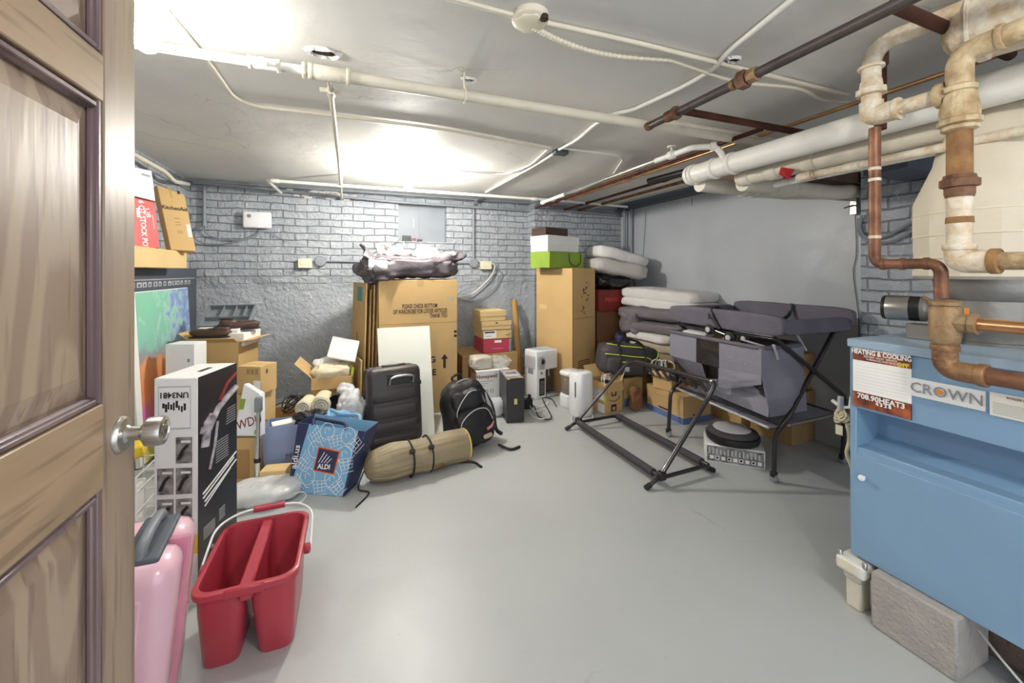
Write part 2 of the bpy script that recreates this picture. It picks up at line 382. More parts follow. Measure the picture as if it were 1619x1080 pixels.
# writing and print
def text(parent, s, O, ex, ey, size, m='ink', align='CENTER', name='lettering', off=.0012, sx=1, bold=0):
    cu = bpy.data.curves.new('t', 'FONT'); cu.body = s; cu.size = size; cu.align_x = align; cu.align_y = 'CENTER'; cu.extrude = .0003; cu.offset = bold; cu.resolution_u = 2
    to = bpy.data.objects.new('t', cu); C.objects.link(to)
    me = bpy.data.meshes.new_from_object(to); bpy.data.objects.remove(to); bpy.data.curves.remove(cu)
    ex = V(ex).normalized(); ey = V(ey).normalized(); nz = ex.cross(ey); ey = nz.cross(ex).normalized()
    M = Matrix((ex*sx, ey, nz)).transposed().to_4x4(); M.translation = V(O)+nz*off
    me.transform(parent.Mi @ M); me.materials.clear(); me.materials.append(MT[m])
    o = bpy.data.objects.new(name, me); C.objects.link(o); o.parent = parent.o; return o
def fpt(th, f, u, v):
    O, ex, ey, W, Hh = th.F[f]; return O+ex*(u*W)+ey*(v*Hh)
def quad(parent, O, ex, ey, m, name='print', off=.0006):
    O = V(O); ex = V(ex); ey = V(ey); n = ex.cross(ey).normalized()
    O = O+n*off*.1
    mb = MB(); mb.hexa([O, O+ex, O+ex+ey, O+ey, O+n*off, O+ex+n*off, O+ex+ey+n*off, O+ey+n*off])
    return mb.build(name, m, parent, smooth=False)
def fdec(th, f, u0, v0, u1, v1, m, name='print', off=.0006):
    O, ex, ey, W, Hh = th.F[f]; return quad(th, O+ex*(u0*W)+ey*(v0*Hh), ex*((u1-u0)*W), ey*((v1-v0)*Hh), m, name, off)
def ftext(th, f, u, v, size, s, m='ink', align='CENTER', rot=0, sx=1, bold=0, name='lettering', off=.0014):
    O, ex, ey, W, Hh = th.F[f]; a = R(rot); e1 = ex*math.cos(a)+ey*math.sin(a); e2 = ey*math.cos(a)-ex*math.sin(a)
    return text(th, s, fpt(th, f, u, v), e1, e2, size, m, align, name, off, sx, bold)
def frame(name, label, cat, near, rot, lpx, rpx, zb=0, zt=None, group=None, L=None, W=None):
    px, py, zr = near; p = pt(px, py, z=zr) if zr is not None and abs(zr) < 5 else pt(px, py, d=zr-100)
    g = lambda v: H-(v-HY)/FP*dep(p) if v > 5 else v
    zt = g(zt); zb = g(zb); p.z = zb
    W = W or abs(span(p, rot, rpx)); L = L or abs(span(p, rot+90, lpx)); a = R(rot)
    ex = V((math.cos(a), math.sin(a), 0)); ey = V((-math.sin(a), math.cos(a), 0))
    ctr = p+ex*W/2+ey*L/2; t = thing(name, label, cat, ctr, a, group)
    Hh = zt-zb; up = V((0, 0, 1)); t.p = p; t.ex = ex; t.ey = ey; t.W = W; t.L = L; t.H = Hh; t.zt = zt; t.zb = zb
    t.F = {'R': (p, ex, up, W, Hh), 'L': (p+ey*L, -ey, up, L, Hh), 'T': (p+up*Hh, ex, ey, W, L)}
    return t
def dims(t): print('DIM', t.o.name, '%.2f %.2f %.2f at %.2f %.2f z%.2f-%.2f' % (t.W, t.L, t.H, t.p.x, t.p.y, t.zb, t.zt))
def carton(name, label, cat, near, rot, lpx, rpx, zb=0, zt=None, m='card', group=None, tape=True, L=None, W=None, lid=None, tilt=None):
    t = frame(name, label, cat, near, rot, lpx, rpx, zb, zt, group, L, W); dims(t)
    h = Matrix.Translation(t.p) @ Matrix.Rotation(R(rot), 4, 'Z')
    mb = MB(); mb.box((0, 0, 0), (t.W, t.L, t.H), h, bev=.0035); mb.build('body', m, t)
    if lid:
        mb = MB(); mb.box((-.004, -.004, t.H-lid[0]), (t.W+.004, t.L+.004, t.H+.004), h, bev=.003); mb.build('lid', lid[1], t)
        t.F['T'] = (t.F['T'][0]+V((0, 0, .004)),)+t.F['T'][1:]
    if tape: fdec(t, 'T', .44, 0, .56, 1, 'tape', 'tape')
    return t
def open_carton(name, label, cat, near, rot, lpx, rpx, zb=0, zt=None, m='card', group=None, flaps=((0, 110, .12), (1, 110, .12), (2, 110, .12), (3, 110, .12)), L=None, W=None):
    t = frame(name, label, cat, near, rot, lpx, rpx, zb, zt, group, L, W); dims(t)
    h = Matrix.Translation(t.p) @ Matrix.Rotation(R(rot), 4, 'Z'); W, L, Hh = t.W, t.L, t.H; k = .005
    mb = MB(); mb.box((0, 0, 0), (W, L, k), h); mb.box((0, 0, 0), (W, k, Hh), h); mb.box((0, L-k, 0), (W, L, Hh), h); mb.box((0, k, 0), (k, L-k, Hh), h); mb.box((W-k, k, 0), (W, L-k, Hh), h)
    mb.build('body', m, t)
    # side 0: R face edge, 1: L face edge, 2: far edge, 3: right far edge ; angle from straight up, outward
    E = {0: (V((0, 0, Hh)), V((W, 0, 0)), V((0, -1, 0))), 1: (V((0, L, Hh)), V((0, -L, 0)), V((-1, 0, 0))), 2: (V((W, L, Hh)), V((-W, 0, 0)), V((0, 1, 0))), 3: (V((W, 0, Hh)), V((0, L, 0)), V((1, 0, 0)))}
    for sd, ang, ln in flaps:
        o, e, out = E[sd]; d = out*math.sin(R(ang))+V((0, 0, 1))*math.cos(R(ang)); n = d.cross(e).normalized()*.004
        o = o+e*.01; e = e*.98; q = [o, o+e, o+e+d*ln, o+d*ln]
        mb = MB(); mb.hexa(q+[x+n for x in q]); mb.b.transform(h); mb.build('flap', m, t)
    return t
def slab(name, label, cat, q, thick, m, group=None, bev=.003, away=True, part='body'):   # q: TL TR BR BL world
    TL, TR, BR, BL = [V(x) for x in q]; n = (BR-BL).cross(TL-BL).normalized()
    base = min(q, key=lambda p: p[2]); loc = (TL+TR+BR+BL)/4; loc.z = min(p[2] for p in q)
    t = thing(name, label, cat, loc, 0, group); b = [x-n*thick for x in (BL, BR, TR, TL)]
    MB().hexa(b+[BL, BR, TR, TL], bev=bev).build(part, m, t)
    t.F = {'F': (BL, (BR-BL).normalized(), (TL-BL).normalized(), (BR-BL).length, (TL-BL).length)}; t.n = n
    return t
def rect(bl, br, h, lean=0, thick=0):   # upright rectangle from two bottom corners leaning back by `lean`
    bl = V(bl); br = V(br); e = (br-bl).normalized(); b = V((-e.y, e.x, 0)); up = (V((0, 0, 1))*math.cos(R(lean))+b*math.sin(R(lean)))*h
    return [bl+up, br+up, br, bl]
def run(name, label, cat, pts, r, m, rad=.05, n=14, fit=(), group=None, fm=None, fr=1.3, fl=.03):   # a pipe run; fit = param positions (segment, t)
    pts = [V(p) for p in pts]; t = thing(name, label, cat, pts[0], 0, group)
    MB().tube(rounded(pts, rad), r, n).build('pipe', m, t)
    for f in fit:
        i, k = f[:2]; kind = f[2] if len(f) > 2 else 'coupling'; p = pts[i].lerp(pts[i+1], k); d = (pts[i+1]-pts[i]).normalized()
        MB().lathe(p-d*fl, [(r*.9, 0), (r*fr*.96, .001), (r*fr, .004), (r*fr, 2*fl-.004), (r*fr*.96, 2*fl-.001), (r*.9, 2*fl)], d, n=16 if kind != 'hex_union' else 6).build(kind, fm or m, t)
    return t
def wire(name, label, cat, pts, r, m, group=None, n=8, sm=True):
    mb = MB(); mb.tube(smoothc(pts) if sm else pts, r, n); return mb.build(name, m, None, label, cat, group)
# ================================================================ the setting
mb = MB(); mb.box((XL-.15, -1.7, -.1), (XR+.15, YB+.15, 0)); struct('floor', mb, 'floor_paint', smooth=False)
mb = MB(); mb.box((XL-.15, -1.7, CEIL), (XR+.15, YB+.15, CEIL+.1)); struct('ceiling', mb, 'ceiling_plaster', smooth=False)
NX0, NX1 = pt(630, 350, y=YB).x, pt(706, 350, y=YB).x; NZ0, NZ1 = pt(660, 382, y=YB).z, pt(660, 320, y=YB).z
XS = pt(845, 400, y=YB2).x
mb = MB(); T_ = YB+.15
mb.box((XL-.15, YB, 0), (NX0, T_, CEIL)); mb.box((NX1, YB, 0), (XS+.05, T_, CEIL)); mb.box((NX0, YB, 0), (NX1, T_, NZ0)); mb.box((NX0, YB, NZ1), (NX1, T_, CEIL))
mb.box((XS, YB2, 0), (XR+.15, T_, CEIL)); struct('wall_back', mb, 'brick_back', smooth=False)
mb = MB(); mb.box((NX0, YB+.10, NZ0), (NX1, YB+.14, NZ1)); niche = struct('trim_1', mb, 'wall_paint_grey', smooth=False)
MB().box((NX0+.235, YB+.085, NZ0), (NX0+.255, YB+.10, NZ1)).build('batten', 'wall_paint_grey', niche, smooth=False)
MB().box((NX0+.17, YB+.09, NZ0+.16), (NX0+.18, YB+.10, NZ0+.27)).build('bolt_plate', 'grey_light', niche, smooth=False)
YC = pt(1361, 400, x=XR2).y
mb = MB(); mb.box((XR, YC, 0), (XR+.15, T_, CEIL)); struct('wall_right', mb, 'wall_smooth', smooth=False)
mb = MB(); mb.box((XR2, -1.7, 0), (XR+.15, YC, CEIL)); struct('wall_chimney', mb, 'brick_side', smooth=False)
mb = MB(); mb.box((XL-.15, -1.7, 0), (XL, T_, CEIL)); struct('wall_left', mb, 'brick_side', smooth=False)
mb = MB(); mb.box((XL, .10, 0), (-.47, .20, CEIL)); struct('wall_partition', mb, 'wall_smooth', smooth=False)
mb = MB(); mb.box((XR-.09, YC, 2.02), (XR, YB2, CEIL)); struct('trim_2', mb, 'slate', smooth=False)
mb = MB(); mb.box((XL, YB-.05, 2.075), (XS, YB, CEIL), bev=.004); mb.box((XS, YB2-.05, 2.03), (XR-.09, YB2, CEIL), bev=.004); struct('trim_3', mb, 'wall_paint_grey', smooth=False)
# ---- the oak door, standing open beside the camera
DX, DY1, DY0 = -.39, .988, .225
d = thing('door_1', None, None, (DX-.02, DY0, 0), 0, kind='structure')
zr = [(.012, .21), (.888, 1.03), (1.534, 1.612), (1.93, 2.04)]
def lb(x0, x1, y0, y1, z0, z1, b=.002): return MB().box((x0, y0, z0), (x1, y1, z1), bev=b)
lb(DX-.04, DX, DY1-.103, DY1, .012, 2.04).build('stile', 'oak_upright', d)
lb(DX-.04, DX, DY0, DY0+.103, .012, 2.04).build('stile', 'oak_upright', d)
for a, b_ in zr: lb(DX-.04, DX-.0005, DY0+.103, DY1-.103, a, b_).build('rail', 'oak_across', d)
for (a0, a1), (b0, b1) in zip(zr, zr[1:]):
    z0, z1 = a1, b0; y0, y1 = DY0+.103, DY1-.103
    mb = MB(); i = .055
    mb.box((DX-.032, y0, z0), (DX-.018, y1, z1))
    q0 = [(DX-.018, y0+.018, z0+.018), (DX-.018, y1-.018, z0+.018), (DX-.018, y1-.018, z1-.018), (DX-.018, y0+.018, z1-.018)]
    q1 = [(DX-.008, y0+i, z0+i), (DX-.008, y1-i, z0+i), (DX-.008, y1-i, z1-i), (DX-.008, y0+i, z1-i)]
    mb.hexa(q0+q1); mb.build('panel', 'oak_panel', d, smooth=False)
    mb = MB()
    for lo, hi in (((y0, z0), (y0+.018, z1)), ((y1-.018, z0), (y1, z1)), ((y0+.018, z0), (y1-.018, z0+.018)), ((y0+.018, z1-.018), (y1-.018, z1))):
        mb.box((DX-.018, lo[0], lo[1]), (DX-.006, hi[0], hi[1]), bev=.004)
        mb.box((DX-.018, lo[0]+.003, lo[1]+.003), (DX-.001, hi[0]-.006 if hi[0]-lo[0] < .03 else hi[0], hi[1]-.006 if hi[1]-lo[1] < .03 else hi[1]), bev=.002)
    mb.build('moulding', 'oak_moulding', d)
kc = V((DX, .935, .958))
kb = MB().lathe(kc, [(.0325, 0), (.0325, .003), (.029, .008), (.016, .010), (.0125, .014), (.0125, .030), (.017, .034), (.0255, .040), (.0265, .058), (.025, .064), (.018, .066), (.017, .063)], (1, 0, 0), n=36).build('door_knob', 'steel', d)
MB().lathe(kc+V((.0625, 0, 0)), [(.010, 0), (.010, .0035), (.008, .004)], (1, 0, 0), n=20).build('keyway', 'chrome', kb)
# ---- broken plaster
def flake(name, c, rr, label, seed, mo='plaster_flake'):
    random.seed(seed); n = 22; t = thing(name, label, 'ceiling hole', c, 0)
    def ring(k, dz, jit): return [V((c[0]+rr[0]*k*math.cos(a)*(1+random.uniform(-jit, jit)), c[1]+rr[1]*k*math.sin(a)*(1+random.uniform(-jit, jit)), c[2]+dz)) for a in [2*math.pi*i/n for i in range(n)]]
    mb = MB(); b = mb.b; rings = [[b.verts.new(p) for p in ring(1.25, -.001, .2)], [b.verts.new(p) for p in ring(1.0, -.012, .25)], [b.verts.new(p) for p in ring(.85, -.002, .2)]]
    for a, q in zip(rings, rings[1:]):
        for k in range(n): b.faces.new((a[k], a[(k+1) % n], q[(k+1) % n], q[k]))
    mb.build('plaster_rim', mo, t, smooth=False)
    mb = MB(); mb.poly(ring(.9, -.0015, .15), (0, 0, -.001)); mb.blob(V(c)+V((rr[0]*.2, 0, -.004)), (rr[0]*.7, rr[1]*.5, .012), amp=.01, ns=40, seed=seed); mb.build('bare_lath', 'dark_gap', t, smooth=False)
p = pt(512, 82, z=CEIL); flake('ceiling_hole', p, (.055, .03), 'ragged brown hole broken through the ceiling plaster above the white pipe', 3)
p = pt(742, 124, z=CEIL); flake('ceiling_hole', p, (.03, .015), 'small broken patch of ceiling where the pipe strap is fixed', 5)
p = pt(1160, 92, z=CEIL); flake('ceiling_hole', p, (.025, .018), 'small dark hole in the ceiling beside the pipe union', 6)
mb = MB(); random.seed(3)
for k in range(26):
    a = pt(random.uniform(455, 560), 300, y=YB-.012); mb.blob((a.x, YB-.005, random.uniform(2.0, 2.08)), (.07, .02, .03), amp=.015, ns=30, seed=k, nu=12, nv=8)
struct('trim_4', mb, 'plaster_flake')

# ---- bulbs
def bulb(name, c, label, power):
    x, y, z = c; t = thing(name, label, 'ceiling light', (x, y, CEIL), 0)
    MB().lathe((x, y, CEIL), [(.062, 0), (.062, -.006), (.05, -.010), (.045, -.012)], n=28).build('ceiling_plate', 'grey_light', t)
    MB().lathe((x, y, CEIL-.012), [(.042, 0), (.043, -.03), (.038, -.042), (.03, -.048), (.03, -.062), (.024, -.070)], n=28).build('lamp_holder', 'cream', t)
    MB().lathe((x, y, CEIL-.08), [(.012, 0), (.016, -.012), (.022, -.024), (.032, -.045), (.036, -.065), (.033, -.085), (.022, -.102), (.008, -.11)], n=24).build('bulb', 'bulb_lit%d' % power, t)
    return t
for k, c, s, lab in ((1, BULB_1, POWER[1], 'bare lit bulb in ceramic holder on the ceiling above the wardrobe carton'), (2, BULB_2, POWER[2], 'bare glowing bulb on the ceiling beside the open door'), (3, FILL_BULB, POWER[3], 'added fill bulb, out of view on the ceiling behind the camera')):
    m = MT['bulb_lit'].copy(); MT['bulb_lit%d' % k] = m; m.node_tree.nodes['Principled BSDF'].inputs['Emission Strength'].default_value = s*11.0
    bulb('ceiling_bulb', c, lab, k)
# ================================================================ pipes and wires overhead
Z = 2.0
t = thing('water_pipe', 'long white water pipe crossing the ceiling from the door side', 'pipe', (XL, 1.69, Z))
XT = -.10
MB().tube([(XL+.002, 1.70, Z), (XT, 1.695, Z)], .0165, 16).build('thin_pipe', 'pipe_white', t)
MB().tube([(XT, 1.695, Z), (2.36, 1.69, Z)], .0235, 18).build('thick_pipe', 'pipe_cream', t)
def collar(t, p, dr, r, l, m, name='coupling', n=18):
    p = V(p); dr = V(dr).normalized(); q = p-dr*l/2
    return MB().lathe(q, [(r*.8, 0), (r*.97, .001), (r, .004), (r, l-.004), (r*.97, l-.001), (r*.8, l)], dr, n=n).build(name, m, t)
for x, r, l, n in ((-.345, .025, .012, 8), (-.255, .025, .012, 8), (-.172, .031, .014, 8), (-.150, .031, .018, 18), (-.02, .033, .014, 18)): collar(t, (x, 1.695, Z), (1, 0, 0), r, l, 'pipe_cream', n=n)
collar(t, (-.085, 1.695, Z), (1, 0, 0), .029, .12, 'pipe_cream', 'tee')
collar(t, (-.30, 1.695, Z), (1, 0, 0), .021, .09, 'pipe_white', 'valve_body'); MB().tube([(-.30, 1.69, Z), (-.30, 1.655, Z-.012)], .009).build('valve_stem', 'pipe_white', t); collar(t, (-.30, 1.65, Z-.013), (0, 1, .2), .017, .008, 'pipe_white', 'valve_knob')
t = thing('branch_pipe', 'thin white pipe running from the ceiling pipe tee to the back wall', 'pipe', (-.09, 1.7, Z))
MB().tube([(-.088, 1.72, Z), (-.095, 3.0, Z+.01), (-.115, YB-.05, Z)], .011, 12).build('pipe', 'pipe_cream', t)
collar(t, (-.088, 1.86, Z), (0, 1, 0), .018, .05, 'pipe_cream'); collar(t, (-.088, 1.85, Z), (1, 0, 0), .011, .085, 'pipe_cream', 'tap_ears')
# second pipe, steel and copper lines
run('return_pipe', 'short white pipe lying against the long white one near the big insulated pipe', 'pipe', [pt(1048, 192, z=2.03), pt(1228, 224, z=2.03)], .016, 'pipe_cream', fit=((0, .9),))
t = thing('gas_pipe', 'black steel pipe with a hexagonal union running towards the boiler', 'pipe', (1.378, 1.6, 1.98))
a, b_ = V((1.378, 1.66, 1.98)), V((1.385, .1, 1.98))
MB().tube([a, b_], .0185, 16).build('pipe', 'steel_black', t)
dd = (b_-a).normalized()
for k, r, l, n, mm in ((.005, .021, .03, 16, 'rust'), (.13, .026, .05, 16, 'rust'), (.16, .031, .02, 16, 'rust'), (.42, .022, .02, 16, 'brass_old'), (.455, .036, .035, 6, 'rust'), (.49, .028, .035, 8, 'brass_old')): collar(t, a+dd*k*1.56*.75, dd, r, l, mm, 'coupling' if n != 6 else 'hex_union', n)
run('copper_pipe', 'dark brown pipe crossing the ceiling from the black steel pipe', 'pipe', [(1.40, 1.455, 1.985), (2.34, 1.455, 1.985)], .017, 'copper_dark')
for x, r, y0, z, mm, lab in ((1.97, .012, 1.5, 1.99, 'copper_dark', 'thin brown pipe running back beside the chrome sleeved pipe'), (2.19, .010, .2, 2.04, 'copper_new', 'bright copper pipe running along the ceiling above the insulated pipes'), (2.08, .013, 1.9, 2.02, 'copper', 'reddish copper pipe under the ceiling toward the far corner'), (2.34, .012, 1.7, 1.99, 'copper_dark', 'brown pipe second from the right wall in the ceiling bundle'), (2.55, .014, 1.7, 2.0, 'copper', 'rusty pipe nearest the right wall in the ceiling bundle'), (2.72, .010, 2.0, 2.03, 'pipe_cream', 'thin cream pipe above the far corner of the right wall')):
    run('copper_pipe' if 'copper' in mm else 'ceiling_pipe', lab, 'pipe', [(x, y0, z), (x, YB2-.06, z)], r, mm, fit=((0, .35), (0, .8)))
t = run('sleeved_pipe', 'white pipe in a shiny metal sleeve with a valve near the insulated pipe', 'pipe', [(1.80, 3.80, 1.96), (1.80, 1.86, 1.96), (1.80, 1.80, 1.96), (1.90, 1.72, 1.955), (1.94, 1.70, 1.88)], .0165, 'pipe_white', rad=.04, fit=((0, .02), (0, .95)))
collar(t, (1.80, 2.70, 1.96), (0, 1, 0), .019, 1.2, 'chrome', 'metal_sleeve'); collar(t, (1.80, 1.96, 1.96), (0, 1, 0), .026, .04, 'pipe_white', 'valve_body'); MB().lathe((1.80, 1.96, 1.985), [(.006, 0), (.006, .02), (.026, .022), (.026, .03)], n=8).build('valve_handle', 'pipe_white', t); collar(t, (1.885, 1.73, 1.957), (1, -.8, 0), .023, .03, 'pipe_white')
run('lagged_pipe', 'short black lagged pipe behind the end of the big white pipe', 'pipe', [(2.12, 1.95, 1.93), (2.12, 2.55, 1.95)], .022, 'black', fit=())
# pipe along the back wall
t = run('water_pipe', 'white pipe running along the back wall just under the ceiling', 'pipe', [(-.66, YB-.07, 2.02), (-.66, 3.84, 2.0), (2.12, 3.82, 2.0), (2.9, 3.85, 1.99)], .0135, 'pipe_white', rad=.03, fit=((1, .02), (1, .86), (1, .93), (2, .3)))
MB().box((-.12+.0, 3.835, 1.985), (-.09, 3.845, CEIL)).build('strap', 'pipe_cream', t)
run('wall_conduit', 'grey conduit following the top of the back brick wall', 'conduit', [(XL+.05, YB-.085, 2.065), (NX0-.05, YB-.085, 1.995), (XS-.02, YB-.09, 1.985), (XS+.12, YB2-.07, 1.985), (XR-.12, YB2-.07, 1.965)], .013, 'pipe_grey', rad=.05)
run('wall_conduit', 'grey pipe coming down beside the left corner of the brick wall', 'conduit', [(XL+.12, YB-.03, CEIL), (XL+.12, YB-.03, pt(312, 355, y=YB).z)], .014, 'pipe_grey', fit=((0, .97),))
t = run('wall_conduit', 'white pipe bending into the top left corner', 'conduit', [pt(200, 238, y=3.3), pt(262, 272, y=3.75), pt(275, 287, y=3.9), pt(298, 291, y=4.3)], .016, 'pipe_cream', rad=.08)
# electrical raceways on the ceiling
ZC = CEIL-.012
def race(label, px, r=.008, m='pipe_white', name='cable_raceway', rad=.12, z=ZC, fit=()): return run(name, label, 'conduit', [pt(a, b, z=z) for a, b in px], r, m, rad=rad, fit=fit, fl=.006)
race('bright white raceway bending across the ceiling above the black steel pipe', [(1262, -8), (1150, 82), (1128, 110), (1075, 140), (1000, 174), (968, 180), (940, 197), (912, 222), (884, 236)], .0105)
race('white raceway from the dark ceiling box to the back wall', [(880, 240), (845, 262), (768, 304)], .010)
race('raceway bending from the dark ceiling box to the far bulb', [(868, 234), (838, 262), (800, 275), (780, 275), (664, 265)], .007)
race('thin white raceway with a square bend towards the right hand pipes', [(886, 234), (978, 246), (985, 252), (966, 281)], .007, rad=.05)
race('pale raceway from the bulb by the door curving to the dark ceiling box', [(262, 18), (330, 98), (368, 152), (400, 168), (540, 184), (700, 204), (870, 236)], .009, 'pipe_cream')
race('cream raceway entering the round ceiling box from the left', [(700, -6), (812, 24)], .008, 'pipe_cream')
race('long cream raceway running right from the round ceiling box', [(862, 36), (1000, 66), (1340, 150)], .009, 'pipe_cream')
t = thing('flexible_conduit', 'ribbed flexible conduit sagging from the round ceiling box', 'conduit', pt(845, 44, z=ZC))
P = smoothc([pt(a, b, z=z) for a, b, z in ((842, 42, 2.075), (880, 62, 2.07), (930, 80, 2.07), (985, 90, 2.08), (1060, 95, 2.085))], 24)
MB().tube(P, [.0085+.0022*math.sin(i*2.1) for i in range(len(P))], 10).build('ribbed_sheath', 'pipe_cream', t)
MB().tube(smoothc([pt(a, b, z=z) for a, b, z in ((1060, 95, 2.085), (1160, 128, 2.08), (1260, 140, 2.075), (1300, 158, 2.08), (1352, 162, 2.085))]), .0075, 10).build('cable', 'pipe_cream', t)
p = pt(838, 24, z=CEIL); t = thing('junction_box', 'round white junction box with an octagonal cover on the ceiling', 'junction box', p)
MB().lathe(p, [(.062, 0), (.060, -.02), (.05, -.028)], n=28).build('plaster_ring', 'pipe_cream', t); MB().lathe(p+V((0, 0, -.026)), [(.053, 0), (.053, -.004), (.05, -.006)], n=8).build('cover_plate', 'cream', t)
MB().lathe(p+V((.03, -.045, -.02)), [(.014, 0), (.014, -.014), (.010, -.016)], n=12).build('knockout', 'dark_gap', t)
p = pt(886, 238, z=CEIL); MB().box(p-V((.05, .03, .03)), p+V((.05, .03, 0)), bev=.004).build('junction_box', 'slate', None, 'dark rectangular junction box where the ceiling raceways meet', 'junction box')
for px, r0, lab in (((742, 140), .027, 'strap holding up the long white pipe'), ): 
    p = pt(*px, z=Z); p.y = 1.692; t = thing('pipe_strap', 'metal strap hanging the long white pipe from the ceiling', 'strap', p)
    MB().tube([p+V((0, r0*math.cos(a), r0*math.sin(a))) for a in [math.pi*2*k/20 for k in range(20)]], .004, 6, closed=True).build('ring', 'pipe_cream', t); MB().tube([p+V((0, 0, r0)), p+V((-.004, 0, .07)), p+V((0, 0, .098))], .005, 6).build('hanger', 'pipe_cream', t)
# big insulated pipes
xb = 1.955
t = run('insulated_pipe', 'thick white insulated pipe, uppermost of the bundle on the right', 'pipe', [(xb, 1.95, 1.85), (xb, -.6, 1.85)], .056, 'pipe_white', n=24)
MB().lathe((xb, 1.95, 1.85), [(.062, 0), (.062, .012), (.055, .03), (.035, .042), (.01, .046)], (0, 1, 0), n=24).build('end_cap', 'pipe_white', t)
for y in (1.93, 1.78, 1.66): collar(t, (xb, y, 1.85), (0, 1, 0), .063, .022, 'pipe_white', n=24)
t = run('insulated_pipe', 'cream insulated pipe running just below the thick white one', 'pipe', [(2.08, 1.72, 1.79), (2.08, -.6, 1.79)], .047, 'pipe_cream', n=24, fit=((0, .02), (0, .09), (0, .17)), fr=1.12)
t = run('insulated_pipe', 'grey-white lagged pipe crossing to the right wall, farther of two', 'pipe', [(1.99, 1.93, 1.79), (2.75, 1.93, 1.79), (3.19, 1.93, 1.82)], .045, 'pipe_cream', n=20, fit=((0, .5), (0, .62)), fr=1.14)
t = run('insulated_pipe', 'grey-white lagged pipe crossing to the right wall, nearer of two', 'pipe', [(2.10, 1.72, 1.765), (2.9, 1.72, 1.765), (3.19, 1.72, 1.8)], .047, 'pipe_cream', n=20, fit=((0, .35), (0, .5)), fr=1.14)
t = run('condensate_pipe', 'thin cream pipe with wire ties below the insulated pipes', 'pipe', [(1.985, 1.33, 1.70), (1.985, -.6, 1.70)], .017, 'pipe_dirty', fit=((0, .02), (0, .12)), fr=1.2)
MB().tube([V((1.985, 1.25, 1.70))+V((.021*math.cos(a), 0, .021*math.sin(a))) for a in [k*.4 for k in range(16)]], .0025, 6, closed=True).build('wire_tie', 'steel', t)
run('ceiling_pipe', 'slim white pipe next to the cream insulated pipe', 'pipe', [(2.2, 1.6, 1.74), (2.2, -.6, 1.74)], .019, 'pipe_white')
p = pt(1243, 274, d=2.1); q = [pt(1235, 264, d=2.08), pt(1256, 268, d=2.02), pt(1246, 284, d=2.02), pt(1231, 276, d=2.08)]; slab('paper_tag', 'small red tag hanging under the insulated pipes', 'tag', q, .002, 'red', bev=0)
mb = MB(); mb.box((2.35, YC+.02, 1.83), (3.19, 2.25, 1.90)); mb.build('duct_box', 'wood_dark', None, 'dark boxed plank above the chimney corner of the right wall', 'duct')
mb = MB(); mb.box((2.62, 1.20, 1.78), (3.04, 1.40, 1.88), bev=.004); mb.build('steel_bracket', 'slate', None, 'dark steel bracket beside the brick chimney under the pipes', 'bracket')
# far corner pipes and wires
for px, x, lab in ((985, XR-.06, 'grey pipe standing in the far right corner, left of two'), (996, XR-.03, 'grey pipe standing in the far right corner, right of two')):
    a = pt(px, 340, x=x); run('riser_pipe', lab, 'pipe', [(a.x, a.y-.03, .3), (a.x, a.y-.03, CEIL)], .016, 'pipe_grey', fit=((0, .93),))
a = pt(1021, 332, x=XR-.01); b_ = pt(1015, 440, x=XR-.01); wire('wall_wire', 'thin wire hanging down the right wall near the far corner', 'wire', [a, (a+b_)/2, b_, V((b_.x, b_.y, .6))], .003, 'cable_grey')
P = [pt(a, b, x=XR-.008) for a, b in ((1352, 335), (1354, 400), (1349, 430), (1355, 480), (1358, 512), (1357, 620))]; wire('wall_wire', 'thin dark wire hanging beside the brick chimney edge', 'wire', P, .0022, 'cable_black')
P = [pt(a, b, x=XR-.01) for a, b in ((1094, 313), (1094, 326))]; wire('wall_wire', 'short nail hanging from the top of the right wall', 'nail', P, .002, 'cable_black', sm=False)
# electrical bits at the chimney edge
p = pt(1351, 316, x=XR-.03); t = thing('cable_clamp', 'white metal cable clamp bracket on the chimney edge', 'bracket', p); MB().box(p-V((.015, .02, .1)), p+V((.015, .02, .1)), bev=.003).build('plate', 'steel', t)
for dz in (.06, .02, -.05): MB().tube([p+V((-.02, .05, dz)), p+V((-.03, 0, dz+.01)), p+V((-.02, -.06, dz))], .005, 8).build('clip', 'steel_black', t)
wire('conduit_cable', 'grey armoured cable curving across the brick chimney, upper one', 'cable', [pt(a, b, x=XR2-.02) for a, b in ((1362, 340), (1360, 362), (1372, 376), (1400, 374), (1440, 352), (1466, 340), (1500, 340))], .008, 'cable_grey')
wire('conduit_cable', 'grey armoured cable curving across the brick chimney, lower one', 'cable', [pt(a, b, x=XR2-.02) for a, b in ((1358, 345), (1358, 368), (1376, 382), (1410, 382), (1446, 362), (1470, 346), (1500, 350))], .008, 'cable_grey')
run('wall_conduit', 'vertical grey conduit on the brick chimney behind the valve column', 'conduit', [pt(1476, 235, x=XR2-.03), pt(1476, 420, x=XR2-.03)], .018, 'pipe_grey', fit=((0, .3),))
